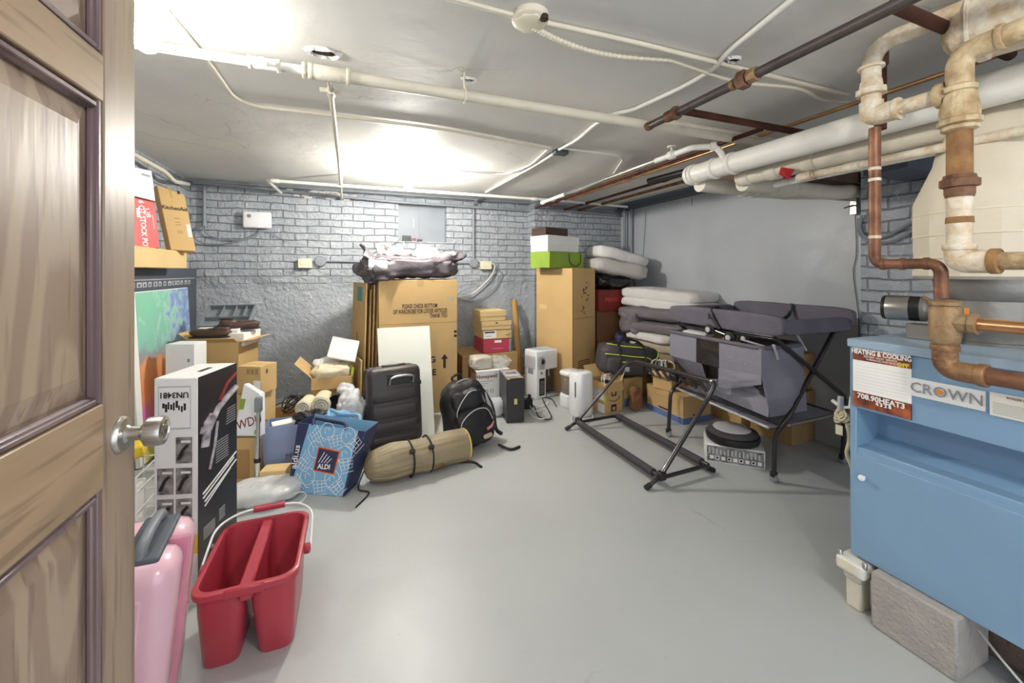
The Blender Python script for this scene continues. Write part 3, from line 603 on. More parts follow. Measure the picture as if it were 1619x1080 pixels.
# back wall electrics
def wp(px, py, off=.0): return pt(px, py, y=YB-off)
a, b_ = wp(386, 361), wp(431, 337); t = thing('wifi_router', 'white rounded box mounted high on the brick wall', 'router', ((a.x+b_.x)/2, YB, a.z))
MB().box((a.x, YB-.075, a.z), (b_.x, YB-.03, b_.z), bev=.018).build('case', 'white_gloss', t); MB().lathe(((a.x+.055), YB-.075, b_.z-.045), [(.018, 0), (.018, .002)], (0, -1, 0), n=20).build('light_ring', 'steel', t); MB().box((a.x+.04, YB-.035, a.z+.04), (b_.x-.04, YB, b_.z-.04)).build('mount', 'grey_mid', t)
wire('wall_cable', 'grey cable looping from the white router to the corner pipe, upper loop', 'cable', [wp(*q, .03) for q in ((412, 364), (405, 372), (385, 379), (355, 379), (330, 372), (318, 358))], .006, 'cable_grey')
wire('wall_cable', 'grey cable sagging below the router, lower loop', 'cable', [wp(*q, .03) for q in ((412, 366), (385, 379), (350, 386), (320, 384), (307, 373), (318, 358))], .006, 'cable_grey')
wire('wall_cable', 'thin cable running right from under the router', 'cable', [wp(*q, .02) for q in ((420, 365), (440, 375), (456, 382))], .003, 'cable_grey')
def outlet(x0, y0, x1, y1, lab):
    a, b_ = wp(x0, y1), wp(x1, y0); t = thing('power_outlet', lab, 'outlet', ((a.x+b_.x)/2, YB, a.z))
    MB().box((a.x, YB-.06, a.z), (b_.x, YB, b_.z), bev=.004).build('box', 'outlet', t); MB().box((a.x+.02, YB-.064, a.z+.03), (b_.x-.02, YB-.06, b_.z-.02), bev=.002).build('socket', 'cream', t); return t
outlet(472, 409, 494, 424, 'cream wall outlet left of the heap of grey blankets'); outlet(758, 413, 775, 426, 'cream wall outlet right of the wardrobe carton')
def rbox(px, py, lab):
    a = wp(px, py); t = thing('junction_box', lab, 'junction box', (a.x, YB, a.z-.05)); MB().lathe((a.x, YB, a.z), [(.055, 0), (.055, .035), (.048, .042)], (0, -1, 0), n=10).build('box', 'wall_paint_grey', t); MB().lathe((a.x, YB-.042, a.z), [(.03, 0), (.03, .003)], (0, -1, 0), n=16).build('cover', 'wall_paint_grey', t)
rbox(507, 413, 'grey painted junction box beside the left outlet'); rbox(748, 416, 'grey painted junction box below the vertical conduit')
run('wall_conduit', 'grey conduit running along the wall behind the blankets', 'conduit', [wp(515, 413, .02), wp(742, 416, .02)], .010, 'pipe_grey')
run('wall_conduit', 'vertical grey conduit dropping to the junction box from the ceiling', 'conduit', [wp(768, 303, .30)+V((0, 0, .0)), wp(752, 318, .1), wp(749, 325, .03), wp(749, 408, .03)], .011, 'pipe_grey', rad=.08, fit=((0, .9),))
wire('wall_cable', 'white cord plugged in the right outlet sagging behind the wardrobe carton', 'cord', [wp(*q, .05) for q in ((770, 418), (781, 418), (780, 430), (768, 446), (745, 465), (720, 470))], .007, 'cable_white')
wire('wall_cable', 'grey cord looping below the right outlet', 'cord', [wp(*q, .03) for q in ((778, 424), (790, 428), (792, 438), (780, 458), (748, 477), (720, 470))], .006, 'cable_grey')
NS = NZ0+.0
def shelfbox(x0, x1, h, m, lab, dy=.0):
    a, b_ = wp(x0, 382), wp(x1, 382); t = thing('small_box', lab, 'box', ((a.x+b_.x)/2, YB, NS)); MB().box((a.x, YB+.005+dy, NS), (b_.x, YB+.05+dy, NS+h), bev=.002).build('body', m, t); MB().box((a.x+.008, YB+.004+dy, NS+.006), (b_.x-.008, YB+.005+dy, NS+h-.012)).build('label_panel', 'slate' if m != 'slate' else 'black', t)
shelfbox(637, 650, .065, 'slate', 'small dark box on the ledge of the wall niche'); shelfbox(651, 659, .05, 'pink_small', 'small pink box on the ledge of the wall niche'); shelfbox(661, 668, .03, 'slate', 'tiny dark adapter on the niche ledge right of the pink box')
wire('wall_cable', 'thin cord hanging from the wall niche ledge behind the blankets', 'cable', [wp(*q, .02) for q in ((634, 376), (622, 386), (600, 395), (590, 400))], .003, 'cable_grey')
wire('wall_cable', 'thin white cord dropping from the adapter on the niche ledge', 'cable', [wp(*q, .02) for q in ((664, 382), (667, 390), (668, 402))], .003, 'cable_white')

# ================================================================ boiler corner
BX, BY0, BY1, BZ0, BZ1 = 1.745, .20, .975, .205, 1.0
BX1 = 2.40
t = thing('boiler', 'blue gas boiler on concrete blocks with a maker sign', 'boiler', (BX, .59, BZ0))
mb = MB(); mb.box((BX+.005, BY0, BZ0), (BX+.60, BY1-.004, .60), bev=.004); mb.box((BX+.14, BY0, .6), (BX1-.06, BY1-.004, BZ1-.03)); mb.build('cabinet', 'boiler_blue', t)
MB().box((BX, BY1-.022, BZ0), (BX1-.05, BY1, BZ1-.015), bev=.003).build('side_panel', 'boiler_blue', t)
MB().box((BX-.004, BY0, BZ0-.01), (BX+.012, BY1-.004, .57), bev=.003).build('access_door', 'boiler_blue', t)
mb = MB(); mb.hexa([(BX-.002, BY0, .565), (BX+.15, BY0, .625), (BX+.15, BY1-.022, .625), (BX-.002, BY1-.022, .565), (BX-.002, BY0, .575), (BX+.15, BY0, .635), (BX+.15, BY1-.022, .635), (BX-.002, BY1-.022, .575)]); mb.build('sloping_shelf', 'boiler_blue', t)
MB().box((BX-.004, BY0, .745), (BX+.14, BY1-.022, BZ1-.03), bev=.003).build('front_panel', 'boiler_blue', t)
MB().box((BX+.13, BY0, .6), (BX+.145, BY1-.022, .76)).build('recess_back', 'boiler_blue', t)
MB().box((BX-.012, BY0, BZ1-.03), (BX1-.04, BY1+.003, BZ1), bev=.003).build('top_panel', 'boiler_top', t)
MB().lathe((BX-.004, .925, .50), [(.004, 0), (.004, .012), (.0105, .014), (.0105, .02), (.007, .022)], (-1, 0, 0), n=18).build('screw_knob', 'white', t)
def bf(px, py, o=.0055): return pt(px, py, x=BX-o)
def bquad(cs, m, name, o=.0055, th=.001):
    q = [bf(a, b, o) for a, b in cs]; q = [V((BX-o, p.y, p.z)) for p in q]; mb = MB(); mb.hexa([q[3]+V((th, 0, 0)), q[2]+V((th, 0, 0)), q[1]+V((th, 0, 0)), q[0]+V((th, 0, 0)), q[3], q[2], q[1], q[0]]); return mb.build(name, m, t, smooth=False)
def yz(px, py): p = pt(px, py, x=BX-.006); return p.y, p.z
def bq(y0, y1, z0, z1, m, name, o=.0055): return MB().box((BX-o, min(y0, y1), z0), (BX-.003, max(y0, y1), z1)).build(name, m, t, smooth=False)
EXB, EYB = V((0, -1, 0)), V((0, 0, 1))
ya, za = yz(1349, 541); yb, zb_ = yz(1441, 664)
fl = bq(ya, yb, zb_, za, 'white_paper', 'flyer', .008)
hz = za-zb_
tbo = t; t = fl; bq(ya, yb, za-hz*.27, za-.001, 'flame', 'flyer_header', .0085); bq(ya, yb, zb_, zb_+hz*.23, 'flame', 'flyer_footer', .0085)
bq(ya, yb, za-hz*.10, za-.0, 'grey_light', 'flyer_top', .0088)
ym = (ya+yb)/2; w_ = ya-yb
def bt(s, y, z, size, m, o=.0095, sx=1, bold=0, par=None): return text(par or fl, s, (BX-o, y, z), EXB, EYB, size, m, sx=sx, bold=bold)
bt("Boom's", ya-w_*.35, za-hz*.045, .022, 'ink', bold=.0004); bt('HEATING & COOLING', ym, za-hz*.135, .0225, 'white', sx=.78, bold=.0008)
bt('REPAIRS  SALES  SERVICE', ym, za-hz*.195, .009, 'white'); bt('FURNACES AND BOILERS', ym-.01, za-hz*.235, .009, 'white')
bt('OFF', yb+w_*.12, za-hz*.235, .018, 'yellow', bold=.001); bt('708.90HEAT3', ym, zb_+hz*.17, .026, 'white', sx=.95, bold=.0008); bt('4 3 2 8', ym-.01, zb_+hz*.105, .016, 'white', bold=.0008)
for k in range(8): bq(ya-.008, yb+.01, zb_+hz*(.29+k*.05), zb_+hz*(.292+k*.05), 'grey_light', 'rule_line', .0087)
t = tbo
y0, z0 = yz(1441, 606); y1, z1 = yz(1558, 643)
zt_, zl = yz(1441, 597)[1], yz(1441, 625)[1]
sg = bq(y0+.0, yz(1558, 620)[0], zl, zt_, 'white', 'maker_sign', .0075)
ys = (y0+yz(1558, 620)[0])/2; bt('CROWN', ys+.002, (zt_+zl)/2-.001, .047, 'grey_mid', .0085, .93, 0, sg); MB().lathe((BX-.0085, ys+.014, (zt_+zl)/2), [(.008, 0), (.008, .0008)], (-1, 0, 0), n=20).build('crown_dot', 'orange', sg)
yp0, yp1 = yz(1565, 620)[0], yz(1700, 620)[0]; bq(yp0, yp1, zl-.006, zt_+.002, 'sticker', 'rating_plate', .007); rp_ = list(C.objects)[-1]; rp_ = T(rp_, t.M)
bt('BOILER RATING', (yp0+yp1)/2+.01, zt_-.006, .009, 'red_dark', .008, 1, 0, rp_)
for k in range(7): bq(yp0-.006, yp1+.004+.01*(k % 3), zl+.002+.005*k, zl+.003+.005*k, 'grey_mid', 'rule_line', .0075)
a = bf(1345, 645); MB().box((BX+.05, BY1+.001, .72), (BX+.10, BY1+.004, .86)).build('side_notice', 'sticker', t)
# concrete blocks and the foot
def block(name, lo, hi, lab, m='concrete'):
    mb = MB(); mb.box(lo, hi, bev=.006); return mb.build(name, m, None, lab, 'concrete block', 'blocks carrying the boiler')
block('concrete_block', (1.705, .666, 0), (1.90, .888, .193), 'pale concrete block under the front corner of the boiler')
block('concrete_block', (1.93, .56, 0), (2.12, .84, .193), 'darker concrete block farther under the boiler', 'concrete_dark')
block('concrete_block', (1.72, .0, 0), (2.1, .25, .193), 'concrete block under the near end of the boiler, out past the edge', 'concrete_dark') if 0 else None
t = thing('floor_switch', 'white plastic gadget on the floor under the boiler corner', 'switch', (1.70, 1.0, .0)); 
t.o['label'] = 'white corroded metal valve block at the bottom front corner of the boiler'; t.o['category'] = 'valve'
MB().box((1.70, .905, .135), (1.80, 1.0, .185), bev=.012).build('body', 'pipe_white', t); MB().box((1.697, .93, .15), (1.70, .985, .178)).build('label_plate', 'cream', t); MB().box((1.72, .925, .105), (1.79, .985, .14), bev=.01).build('foot', 'pipe_cream', t)
for y in (.91, .99): MB().lathe((1.715, y, .18), [(.008, 0), (.008, .018), (.005, .022)], n=10).build('stud', 'steel', t)
MB().box((1.73, .93, .0), (1.79, .98, .11), bev=.005).build('post', 'pipe_cream', t)
wire('thin_hose', 'thin white cord looping under the boiler', 'cord', [(1.86, .72, .15), (1.80, .60, .09), (1.78, .53, .06), (1.79, .44, .05), (1.84, .36, .1)], .0035, 'cable_white')
mb = MB(); mb.blob((1.95, .48, .012), (.3, .22, .03), amp=.015, ns=30, seed=4); mb.build('debris_pile', 'dark_gap', None, 'dark pile of grit under the boiler', 'debris')
# flue and hood
fc = V((2.07, .70, 0)); fc = pt(1562, 500, x=2.10); fx, fy = fc.x, fc.y
t = thing('flue', 'large draft hood and flue wrapped in cream cloth above the boiler', 'flue', (fx, fy, BZ1))
MB().lathe((fx, fy, BZ1), [(.128, 0), (.128, .01), (.122, .012), (.122, .045), (.125, .05), (.119, .055), (.119, .15), (.124, .155), (.135, .19), (.140, .225)], n=40).build('flue_collar', 'galv', t)
mb = MB(); mb.lathe((fx+.02, fy, BZ1+.225), [(.19, 0), (.205, .01), (.205, .03), (.20, .035), (.205, .18), (.205, .28), (.15, .42), (.135, .5)], n=14); mb.build('cloth_jacket', 'jacket', t, ang=25)
MB().tube(rounded([(fx+.02, fy, 1.66), (fx+.03, fy-.02, 1.74), (fx+.2, fy-.25, 1.78), (fx+.45, fy-.6, 1.8)], .2), .135, 24).build('flue_elbow', 'jacket', t)
for k in (0, 1, 2): MB().tube([V((fx+.02+.205*math.cos(a), fy+.205*math.sin(a), BZ1+.30+k*.08)) for a in [math.pi*2*i/14 for i in range(14)]], .003, 6, closed=True).build('lagging_seam', 'cream', t)
p = V((fx-.09, fy-.085, BZ1+.10)); quad(t, (fx-.12, fy-.015+.03, BZ1+.085), V((.024, -.062, 0)), V((0, 0, .04)), 'orange', 'sticker', .003)
# damper motor
mc = pt(1428, 487, x=1.97); t = thing('damper_motor', 'small round electric motor with a label standing on the boiler', 'motor', (mc.x, mc.y, BZ1))
ax = V((-.25, .97, 0)).normalized(); mb = MB().lathe(mc-ax*.05, [(.030, -.008), (.045, 0), (.047, .006), (.047, .1), (.044, .108), (.02, .11)], ax, n=28); mb.build('motor_can', 'black', t)
MB().lathe(mc-ax*.02, [(.0476, 0), (.0478, .001), (.0478, .065), (.0476, .066)], ax, n=28).build('motor_label', 'steel', t)
MB().lathe(mc-ax*.062, [(.018, -.02), (.04, -.008), (.047, 0), (.047, .012)], ax, n=28).build('end_bell', 'galv', t)
MB().box(mc+V((-.02, -.12, -.075)), mc+V((.03, -.05, -.055)), bev=.003).build('bracket', 'brass_old', t); MB().tube([mc+V((0, -.06, .045)), mc+V((0, -.13, .0)), mc+V((0, -.15, -.07))], .007, 8).build('linkage', 'brass_old', t)
MB().box(V((mc.x-.03, mc.y-.16, BZ1)), V((mc.x+.03, mc.y-.02, mc.z-.055)), bev=.003).build('stand', 'galv', t)
# --- iron and copper piping in front of the boiler (plane x = PX)
PX = 1.655
def bp(px, py, x=PX): return pt(px, py, x=x)
def vert(px, py0, py1, x=PX): a = bp(px, py0, x); b_ = bp(px, py1, x); c = (a+b_)/2; return V((c.x, c.y, a.z)), V((c.x, c.y, b_.z))
t = thing('boiler_riser', 'rust-streaked copper riser bending across in front of the chimney', 'pipe', bp(1390, 208))
P = [bp(1392, 200), bp(1383, 418), bp(1488, 430), bp(1493, 472)]; P[0].y = P[1].y; P[1].x = P[0].x; P[3].y = P[2].y; P[2].z = P[1].z-.0; P[2].z = (P[1].z+P[2].z)/2; P[1].z = P[2].z
MB().tube(rounded(P, .035, 8), .0165, 16).build('pipe', 'copper', t)
for f in (.30, .38, .80): collar(t, P[0].lerp(P[1], f), (0, 0, 1), .0175, .012, 'pipe_dirty', 'solder_ring')
for f in (.15, .45, .80): collar(t, P[1].lerp(P[2], f), P[2]-P[1], .0195, .014, 'copper', 'coupling')
# brass body
c0, c1 = vert(1494, 474, 546); ctr = (c0+c1)/2
t = thing('brass_valve', 'scaly brass tee valve standing before the boiler top', 'valve', c1)
hz = c0.z-c1.z
MB().lathe(c1, [(.024, 0), (.030, .004), (.033, .012), (.036, .03), (.036, hz-.03), (.030, hz-.018), (.036, hz-.016), (.036, hz-.006), (.022, hz)], n=24).build('body', 'brass_old', t)
br = V((c1.x, c1.y-.035, bp(1545, 513).z)); MB().lathe(br+V((0, .02, 0)), [(.026, 0), (.028, .03), (.024, .04), (.031, .041), (.031, .055), (.024, .056)], (0, -1, 0), n=8).build('union_nut', 'brass_old', t)
MB().tube([br+V((0, -.03, 0)), br+V((0, -.25, 0))], .0185, 16).build('copper_outlet', 'copper_new', t)
P = [V((c1.x, c1.y, c1.z+.005)), V((c1.x, c1.y, bp(1494, 584).z)), V((c1.x, c1.y-.30, bp(1494, 584).z))]
t = thing('boiler_outlet', 'bronze elbow and pipe curving off right past the boiler sign', 'pipe', P[0])
MB().tube(rounded([P[0], P[1], P[1]+V((0, -.085, 0))], .05, 8), .029, 20).build('elbow', 'bronze_elbow', t)
MB().tube([P[1]+V((0, -.08, 0)), P[2]], .0235, 18).build('pipe', 'copper', t); collar(t, P[1]+V((0, -.08, 0)), (0, 1, 0), .033, .02, 'bronze_elbow'); collar(t, P[0]+V((0, 0, -.012)), (0, 0, 1), .033, .018, 'bronze_elbow')
# thick valve column
cx = bp(1517, 300); X, Y = cx.x, cx.y; zf = lambda py: H-(py-HY)/FP*dep(V((X, Y, 0)))
t = thing('valve_column', 'thick rusty and white iron pipe column dropping to a side elbow', 'pipe', (X, Y, zf(420)))
MB().lathe((X, Y, zf(278)), [(.028, 0), (.0275, zf(196)-zf(278))], n=20).build('rusty_pipe', 'rust_tan', t)
MB().lathe((X, Y, zf(296)), [(.042, 0), (.043, .004), (.043, .022), (.036, .026), (.034, .036)], n=6).build('hex_union', 'rust', t)
MB().lathe((X, Y, zf(312)), [(.03, 0), (.033, .01), (.033, .028)], n=12).build('lower_nut', 'rust', t)
MB().lathe((X, Y, zf(395)), [(.0275, 0), (.0275, zf(308)-zf(395))], n=20).build('white_pipe', 'pipe_dirty', t)
MB().lathe((X, Y, zf(353)), [(.029, 0), (.030, .002), (.029, .018)], n=20).build('tape_band', 'rust_tan', t)
ze = zf(414); MB().tube(rounded([(X, Y, zf(390)), (X, Y, ze), (X, Y-.08, ze)], .045, 8), .033, 20).build('elbow', 'pipe_dirty', t); collar(t, (X, Y, zf(391)), (0, 0, 1), .037, .018, 'pipe_dirty'); collar(t, (X, Y-.072, ze), (0, 1, 0), .036, .02, 'rust_tan')
MB().tube([(X, Y-.06, ze), (X, Y-.36, ze)], .0245, 18).build('side_pipe', 'pipe_yellow', t)
# valve body, upper elbow, and the left hand elbow
t = thing('relief_valve', 'bulbous yellowed iron valve body with an elbow above it', 'valve', (X, Y, zf(205)))
zb0 = zf(208); hh = zf(135)-zb0
MB().lathe((X, Y, zb0), [(.030, 0), (.040, .004), (.040, .014), (.036, .016), (.047, .02), (.047, .034), (.042, .04), (.044, .06), (.036, hh-.03), (.032, hh-.022), (.038, hh-.02), (.038, hh-.006), (.03, hh)], n=10).build('body', 'pipe_yellow', t, ang=30)
MB().tube(rounded([(X, Y, zf(140)), (X, Y, zf(85)), (X, Y-.10, zf(85)+.004), (X, Y-.34, zf(85)+.006)], .075, 10), .03, 20).build('elbow', 'pipe_yellow', t)
for y in (-.085, -.15): collar(t, (X, Y+y, zf(85)+.004), (0, 1, 0), .036, .014, 'pipe_yellow')
xl = bp(1383, 150); XL_, YL_ = xl.x, xl.y; zg = lambda py: H-(py-HY)/FP*dep(V((XL_, YL_, 0)))
t = thing('white_elbow_pipe', 'speckled white iron pipe with elbows and a union, left of the valve body', 'pipe', (XL_, YL_, zg(200)))
top = zg(72); tp = V((1.72, YL_-.28, top+.02))
MB().tube(rounded([(XL_, YL_+.01, zg(190)+.02), (XL_, YL_+.01, top), tp], .07, 10), .027, 20).build('upper_elbow', 'pipe_dirty', t)
MB().lathe((XL_, YL_+.01, zg(150)), [(.03, 0), (.043, .003), (.043, .022), (.034, .026), (.031, .05)], n=8).build('hex_union', 'pipe_dirty', t)
collar(t, (XL_, YL_+.01, zg(105)), (0, 0, 1), .037, .012, 'pipe_dirty')
zc = zg(183); MB().tube(rounded([(XL_, YL_+.01, zg(160)), (XL_, YL_+.01, zc), (XL_, YL_-.06, zc)], .04, 8), .033, 20).build('lower_elbow', 'pipe_dirty', t)
MB().tube([(XL_, YL_-.04, zc), (X, Y+.02, zc+.0)], .024, 18).build('link_pipe', 'pipe_dirty', t); collar(t, (XL_, YL_-.065, zc), (0, 1, 0), .037, .012, 'pipe_dirty'); collar(t, (X, Y+.04, zc), (0, 1, 0), .038, .02, 'pipe_yellow')
# riser behind it, and the cross pipe
a = pt(1405, 0, x=1.80); b_ = pt(1392, 205, x=1.80); run('rust_pipe', 'rust brown pipe hanging from the ceiling behind the speckled white elbow', 'pipe', [(1.80, b_.y, b_.z), (1.80, b_.y, CEIL)], .018, 'copper_dark', fit=((0, .8),), fm='rust')
a = pt(1410, 8, z=2.0); b_ = pt(1560, 72, z=2.0); run('rust_pipe', 'rust red pipe slanting under the expansion tank', 'pipe', [a, b_, b_+(b_-a)*.3], .018, 'copper_dark')
# expansion tank
c = V((1.73, .30, 1.985)); t = thing('expansion_tank', 'rounded cream expansion tank hanging at the ceiling top right', 'tank', c)
pr = [(.001, -.0), (.04, .006), (.075, .03), (.092, .06), (.098, .09), (.098, .5)]; c = pt(1482, 25, x=1.72); MB().lathe((c.x+.02, c.y+.0, 1.99), pr, (.25, -1, 0), n=32).build('shell', 'pipe_dirty', t)
MB().lathe((c.x+.02, c.y, 1.99), [(.096, .058), (.1, .06), (.1, .067), (.096, .069)], (.25, -1, 0), n=32).build('seam', 'pipe_dirty', t); MB().box((c.x+.0, c.y-.11, 1.875), (c.x+.03, c.y-.08, 1.90), bev=.004).build('boss', 'pipe_dirty', t)
# rag and tag valve beside the boiler
p = pt(1329, 658, x=2.1); t = thing('hose_tap', 'small tap wound with patterned cord beside the boiler', 'tap', p)
random.seed(5)
mb = MB()
for k in range(7):
    q = p+V((random.uniform(-.01, .03), random.uniform(-.03, .03), random.uniform(-.02, .02))); mb.tube([q+V((.02*math.cos(a)*random.uniform(.7, 1.2), .025*math.cos(a+.5), .02*math.sin(a))) for a in [2*math.pi*i/12 for i in range(12)]], .005, 6, closed=True)
mb.build('cord_coil', 'beige', t); MB().tube([p+V((0, 0, .09)), p+V((0, 0, .03))], .012, 10).build('stem', 'grey_light', t); MB().tube([p+V((.01, -.04, .10)), p+V((.01, -.035, .05)), p+V((.005, 0, .04)), p+V((.01, .04, .06))], .009, 8).build('lever', 'white', t)
MB().box(p+V((-.012, -.015, -.085)), p+V((-.009, .015, -.04)), bev=.001).build('paper_tag', 'cream', t); MB().tube(smoothc([p+V((.01, -.02, -.02)), p+V((.01, -.03, -.10)), p+V((.01, -.02, -.17)), p+V((.02, -.04, -.26)), p+V((.02, -.06, -p.z+.01))]), .008, 8).build('hose', 'beige', t)
# ================================================================ left wall stack
def bfr(lo, hi, m, name, label, cat, group=None, lid=None):   # axis-aligned carton given in metres
    lo = V(lo); hi = V(hi); t = thing(name, label, cat, ((lo.x+hi.x)/2, (lo.y+hi.y)/2, lo.z), 0, group)
    MB().box(lo, hi, bev=.003).build('body', m, t); S = hi-lo
    t.F = {'R': (lo, V((1, 0, 0)), V((0, 0, 1)), S.x, S.z), 'L': (V((lo.x, hi.y, lo.z)), V((0, -1, 0)), V((0, 0, 1)), S.y, S.z), 'E': (V((hi.x, lo.y, lo.z)), V((0, 1, 0)), V((0, 0, 1)), S.y, S.z), 'T': (V((lo.x, lo.y, hi.z)), V((1, 0, 0)), V((0, 1, 0)), S.x, S.y)}
    return t
t = bfr((XL+.005, 3.1, 0), (-1.335, 4.50, 1.275), 'slate', 'television_carton', 'tall dark flat carton with a row of white icons, standing behind the painting', 'box')
fdec(t, 'E', .03, .935, .97, .94, 'grey_light', 'rule_line')
random.seed(11)
for k in range(13):
    u = .16+k*.058; w = random.uniform(.03, .05); fdec(t, 'E', u, .898, u+w, .925, 'grey_light', 'icon'); fdec(t, 'E', u+w*.25, .902, u+w*.7, random.uniform(.912, .921), 'slate', 'icon_mark', .0009)
t = thing('painting', 'colourful abstract canvas, green and blue over orange, leaning by the left wall', 'painting', (-1.28, 3.74, 0))
mb = MB(); mb.hexa([(-1.27, 3.22, .02), (-1.245, 3.22, .02), (-1.245, 4.18, .02), (-1.27, 4.18, .02), (-1.325, 3.22, 1.12), (-1.30, 3.22, 1.12), (-1.30, 4.18, 1.12), (-1.325, 4.18, 1.12)], bev=.003); mb.build('canvas', 'white_paper', t)
mb = MB(); mb.hexa([(-1.2452, 3.29, .02), (-1.2442, 3.29, .02), (-1.2442, 4.175, .02), (-1.2452, 4.175, .02), (-1.3002, 3.29, 1.115), (-1.2992, 3.29, 1.115), (-1.2992, 4.175, 1.115), (-1.3002, 4.175, 1.115)]); mb.build('paint', 'abstract_paint', t, smooth=False)
t = bfr((XL+.005, 2.95, 1.277), (-1.20, 3.84, 1.405), 'card_pale', 'flat_carton', 'long plain tan carton lying on the tall dark carton', 'box')
def onplane(px, py, P0, n): r = ray(px, py); o = V((0, 0, H)); return o+r*((V(P0)-o).dot(n)/r.dot(n))
def pq(*a):
    q = [pt(x, y, d=d) for x, y, d in a]; n = (q[2]-q[3]).cross(q[0]-q[3]).normalized(); q[1] = onplane(a[1][0], a[1][1], q[3], n); return q
t = slab('mixer_carton', 'tall tan appliance carton with a black brand name, tilted above the painting', 'box', pq((248, 292, 2.93), (292, 308, 3.06), (310, 397, 3.06), (270, 395, 2.93)), .08, 'card')
ftext(t, 'F', .5, .66, .040, 'KitchenAid', 'ink', sx=.85, bold=.0008); fdec(t, 'F', .42, .82, .5, .995, 'tape', 'tape')
for v in (.5, .44, .40, .3, .27): fdec(t, 'F', .4, v, .62, v+.006, 'ink_soft', 'small_print')
fdec(t, 'F', .82, .22, .97, .42, 'white_paper', 'address_label'); fdec(t, 'F', .74, .9, .84, .95, 'ink', 'brand_mark')
t = slab('stock_pot_carton', 'red and white carton of a six quart pot beside the tan appliance carton', 'box', pq((200, 309, 2.5), (245, 320, 2.68), (253, 393, 2.68), (208, 389, 2.5)), .10, 'red_box')
ftext(t, 'F', .46, .45, .05, '6 QT STOCK POT', 'white', rot=-90, sx=.8, bold=.0008); fdec(t, 'F', .28, .6, .4, .78, 'white_paper', 'label_panel'); ftext(t, 'F', .66, .72, .05, 'U8', 'white', rot=-80); fdec(t, 'F', .82, .4, .88, .7, 'pink_small', 'small_print')
t = slab('white_carton', 'white carton standing on top of the red pot carton', 'box', pq((200, 262, 2.5), (240, 270, 2.66), (246, 318, 2.66), (200, 307, 2.5)), .10, 'white'); fdec(t, 'F', .5, .82, .8, .9, 'grey_mid', 'small_print')
# cartons in the middle of the left side
t = carton('white_carton', 'white carton with grey symbols behind the vacuum cleaner carton', 'box', (305, 544, 102.75), 72, 261, 327, 0, 544, 'white', tape=False); fdec(t, 'L', .75, .75, .85, .78, 'grey_mid', 'symbol'); fdec(t, 'L', .8, .84, .88, .87, 'grey_mid', 'symbol'); fdec(t, 'R', .0, .0, .08, 1, 'grey_light', 'edge_strip')
tb = open_carton('open_carton', 'tan open carton piled with a shoe, white lid and grey tray', 'box', (377, 541, 103.05), 76, 324, 396, 0, 541, 'card', flaps=((0, 82, .10), (1, 60, .07), (2, 55, .12), (3, 60, .08)), L=.32, W=.30)
bz = tb.zt; bc = tb.p+tb.ex*tb.W/2+tb.ey*tb.L/2
Mr = Matrix.Rotation(R(76), 4, 'Z')
def rotbox(c, s, rz, rx=0, ry=0): return Matrix.Translation(V(c)) @ Matrix.Rotation(R(rz), 4, 'Z') @ Matrix.Rotation(R(rx), 4, 'X') @ Matrix.Rotation(R(ry), 4, 'Y')
def lying(name, lab, cat, c, s, rz, m, rx=0, ry=0, bev=.003, part='body', group=None):
    t = thing(name, lab, cat, (c[0], c[1], c[2]-s[2]/2), 0, group); MB().box((-s[0]/2, -s[1]/2, -s[2]/2), (s[0]/2, s[1]/2, s[2]/2), rotbox(c, s, rz, rx, ry), bev=bev).build(part, m, t)
    M = rotbox(c, s, rz, rx, ry).to_3x3(); O = V(c)+M @ V((-s[0]/2, -s[1]/2, -s[2]/2)); t.F = {'R': (O, M @ V((1, 0, 0)), M @ V((0, 0, 1)), s[0], s[2]), 'T': (O+M @ V((0, 0, s[2])), M @ V((1, 0, 0)), M @ V((0, 1, 0)), s[0], s[1])}; return t
MB().box((-.17, -.14, 0), (.15, .14, .04), rotbox((bc.x, bc.y, bz-.12), 0, -14)).build('packing', 'card_inner', tb)
lying('shoe_box', 'white shoebox with a dark strap at the right of the open carton', 'box', (bc.x+.10, bc.y, bz+.01), (.16, .26, .10), -14, 'white_paper')
t = lying('tray_lid', 'white plastic tray lid tilted on the open carton', 'tray', (bc.x-.03, bc.y+.02, bz+.085), (.30, .20, .035), -10, 'white', rx=10)
c = V((bc.x-.01, bc.y+.12, bz+.15)); t = thing('cutlery_tray', 'grey plastic cutlery tray on top of the left open carton', 'tray', c); M = rotbox(c, 0, -6, 38)
mb = MB(); mb.box((-.16, -.11, 0), (.16, .11, .006), M)
for a, b_ in (((-.17, -.12, 0), (.17, -.11, .045)), ((-.17, .11, 0), (.17, .12, .045)), ((-.17, -.12, 0), (-.16, .12, .045)), ((.16, -.12, 0), (.17, .12, .045))): mb.box(a, b_, M)
mb.build('tray', 'grey_plastic', t); mb = MB()
for x in (-.06, .03, .10): mb.box((x, -.02, .005), (x+.006, .11, .04), M)
mb.box((-.16, -.02, .005), (.16, -.014, .04), M); mb.build('divider', 'grey_plastic', t)
def shoe(c, rz, lab, m='brown_leather', s=1, ry=0):
    t = thing('shoe', lab, 'shoe', c); M = rotbox((0, 0, 0), 0, rz, 0, ry)
    mb = MB(); mb.blob(V(c)+V((0, 0, .035*s)), (.27*s, .09*s, .07*s), M, e=.7, amp=.012, ns=14, seed=3, flat=.8); mb.blob(V(c)+M.to_3x3() @ V((-.07*s, 0, .06*s)), (.12*s, .08*s, .06*s), M, e=.8, amp=.006, ns=14); mb.build('upper', m, t)
    mb = MB(); mb.blob(V(c)+V((0, 0, .006*s)), (.285*s, .098*s, .018*s), M, e=.6); mb.build('sole', 'black', t); MB().blob(V(c)+M.to_3x3() @ V((-.08*s, 0, .088*s)), (.08*s, .05*s, .012*s), M).build('opening', 'black_fabric', t); return t
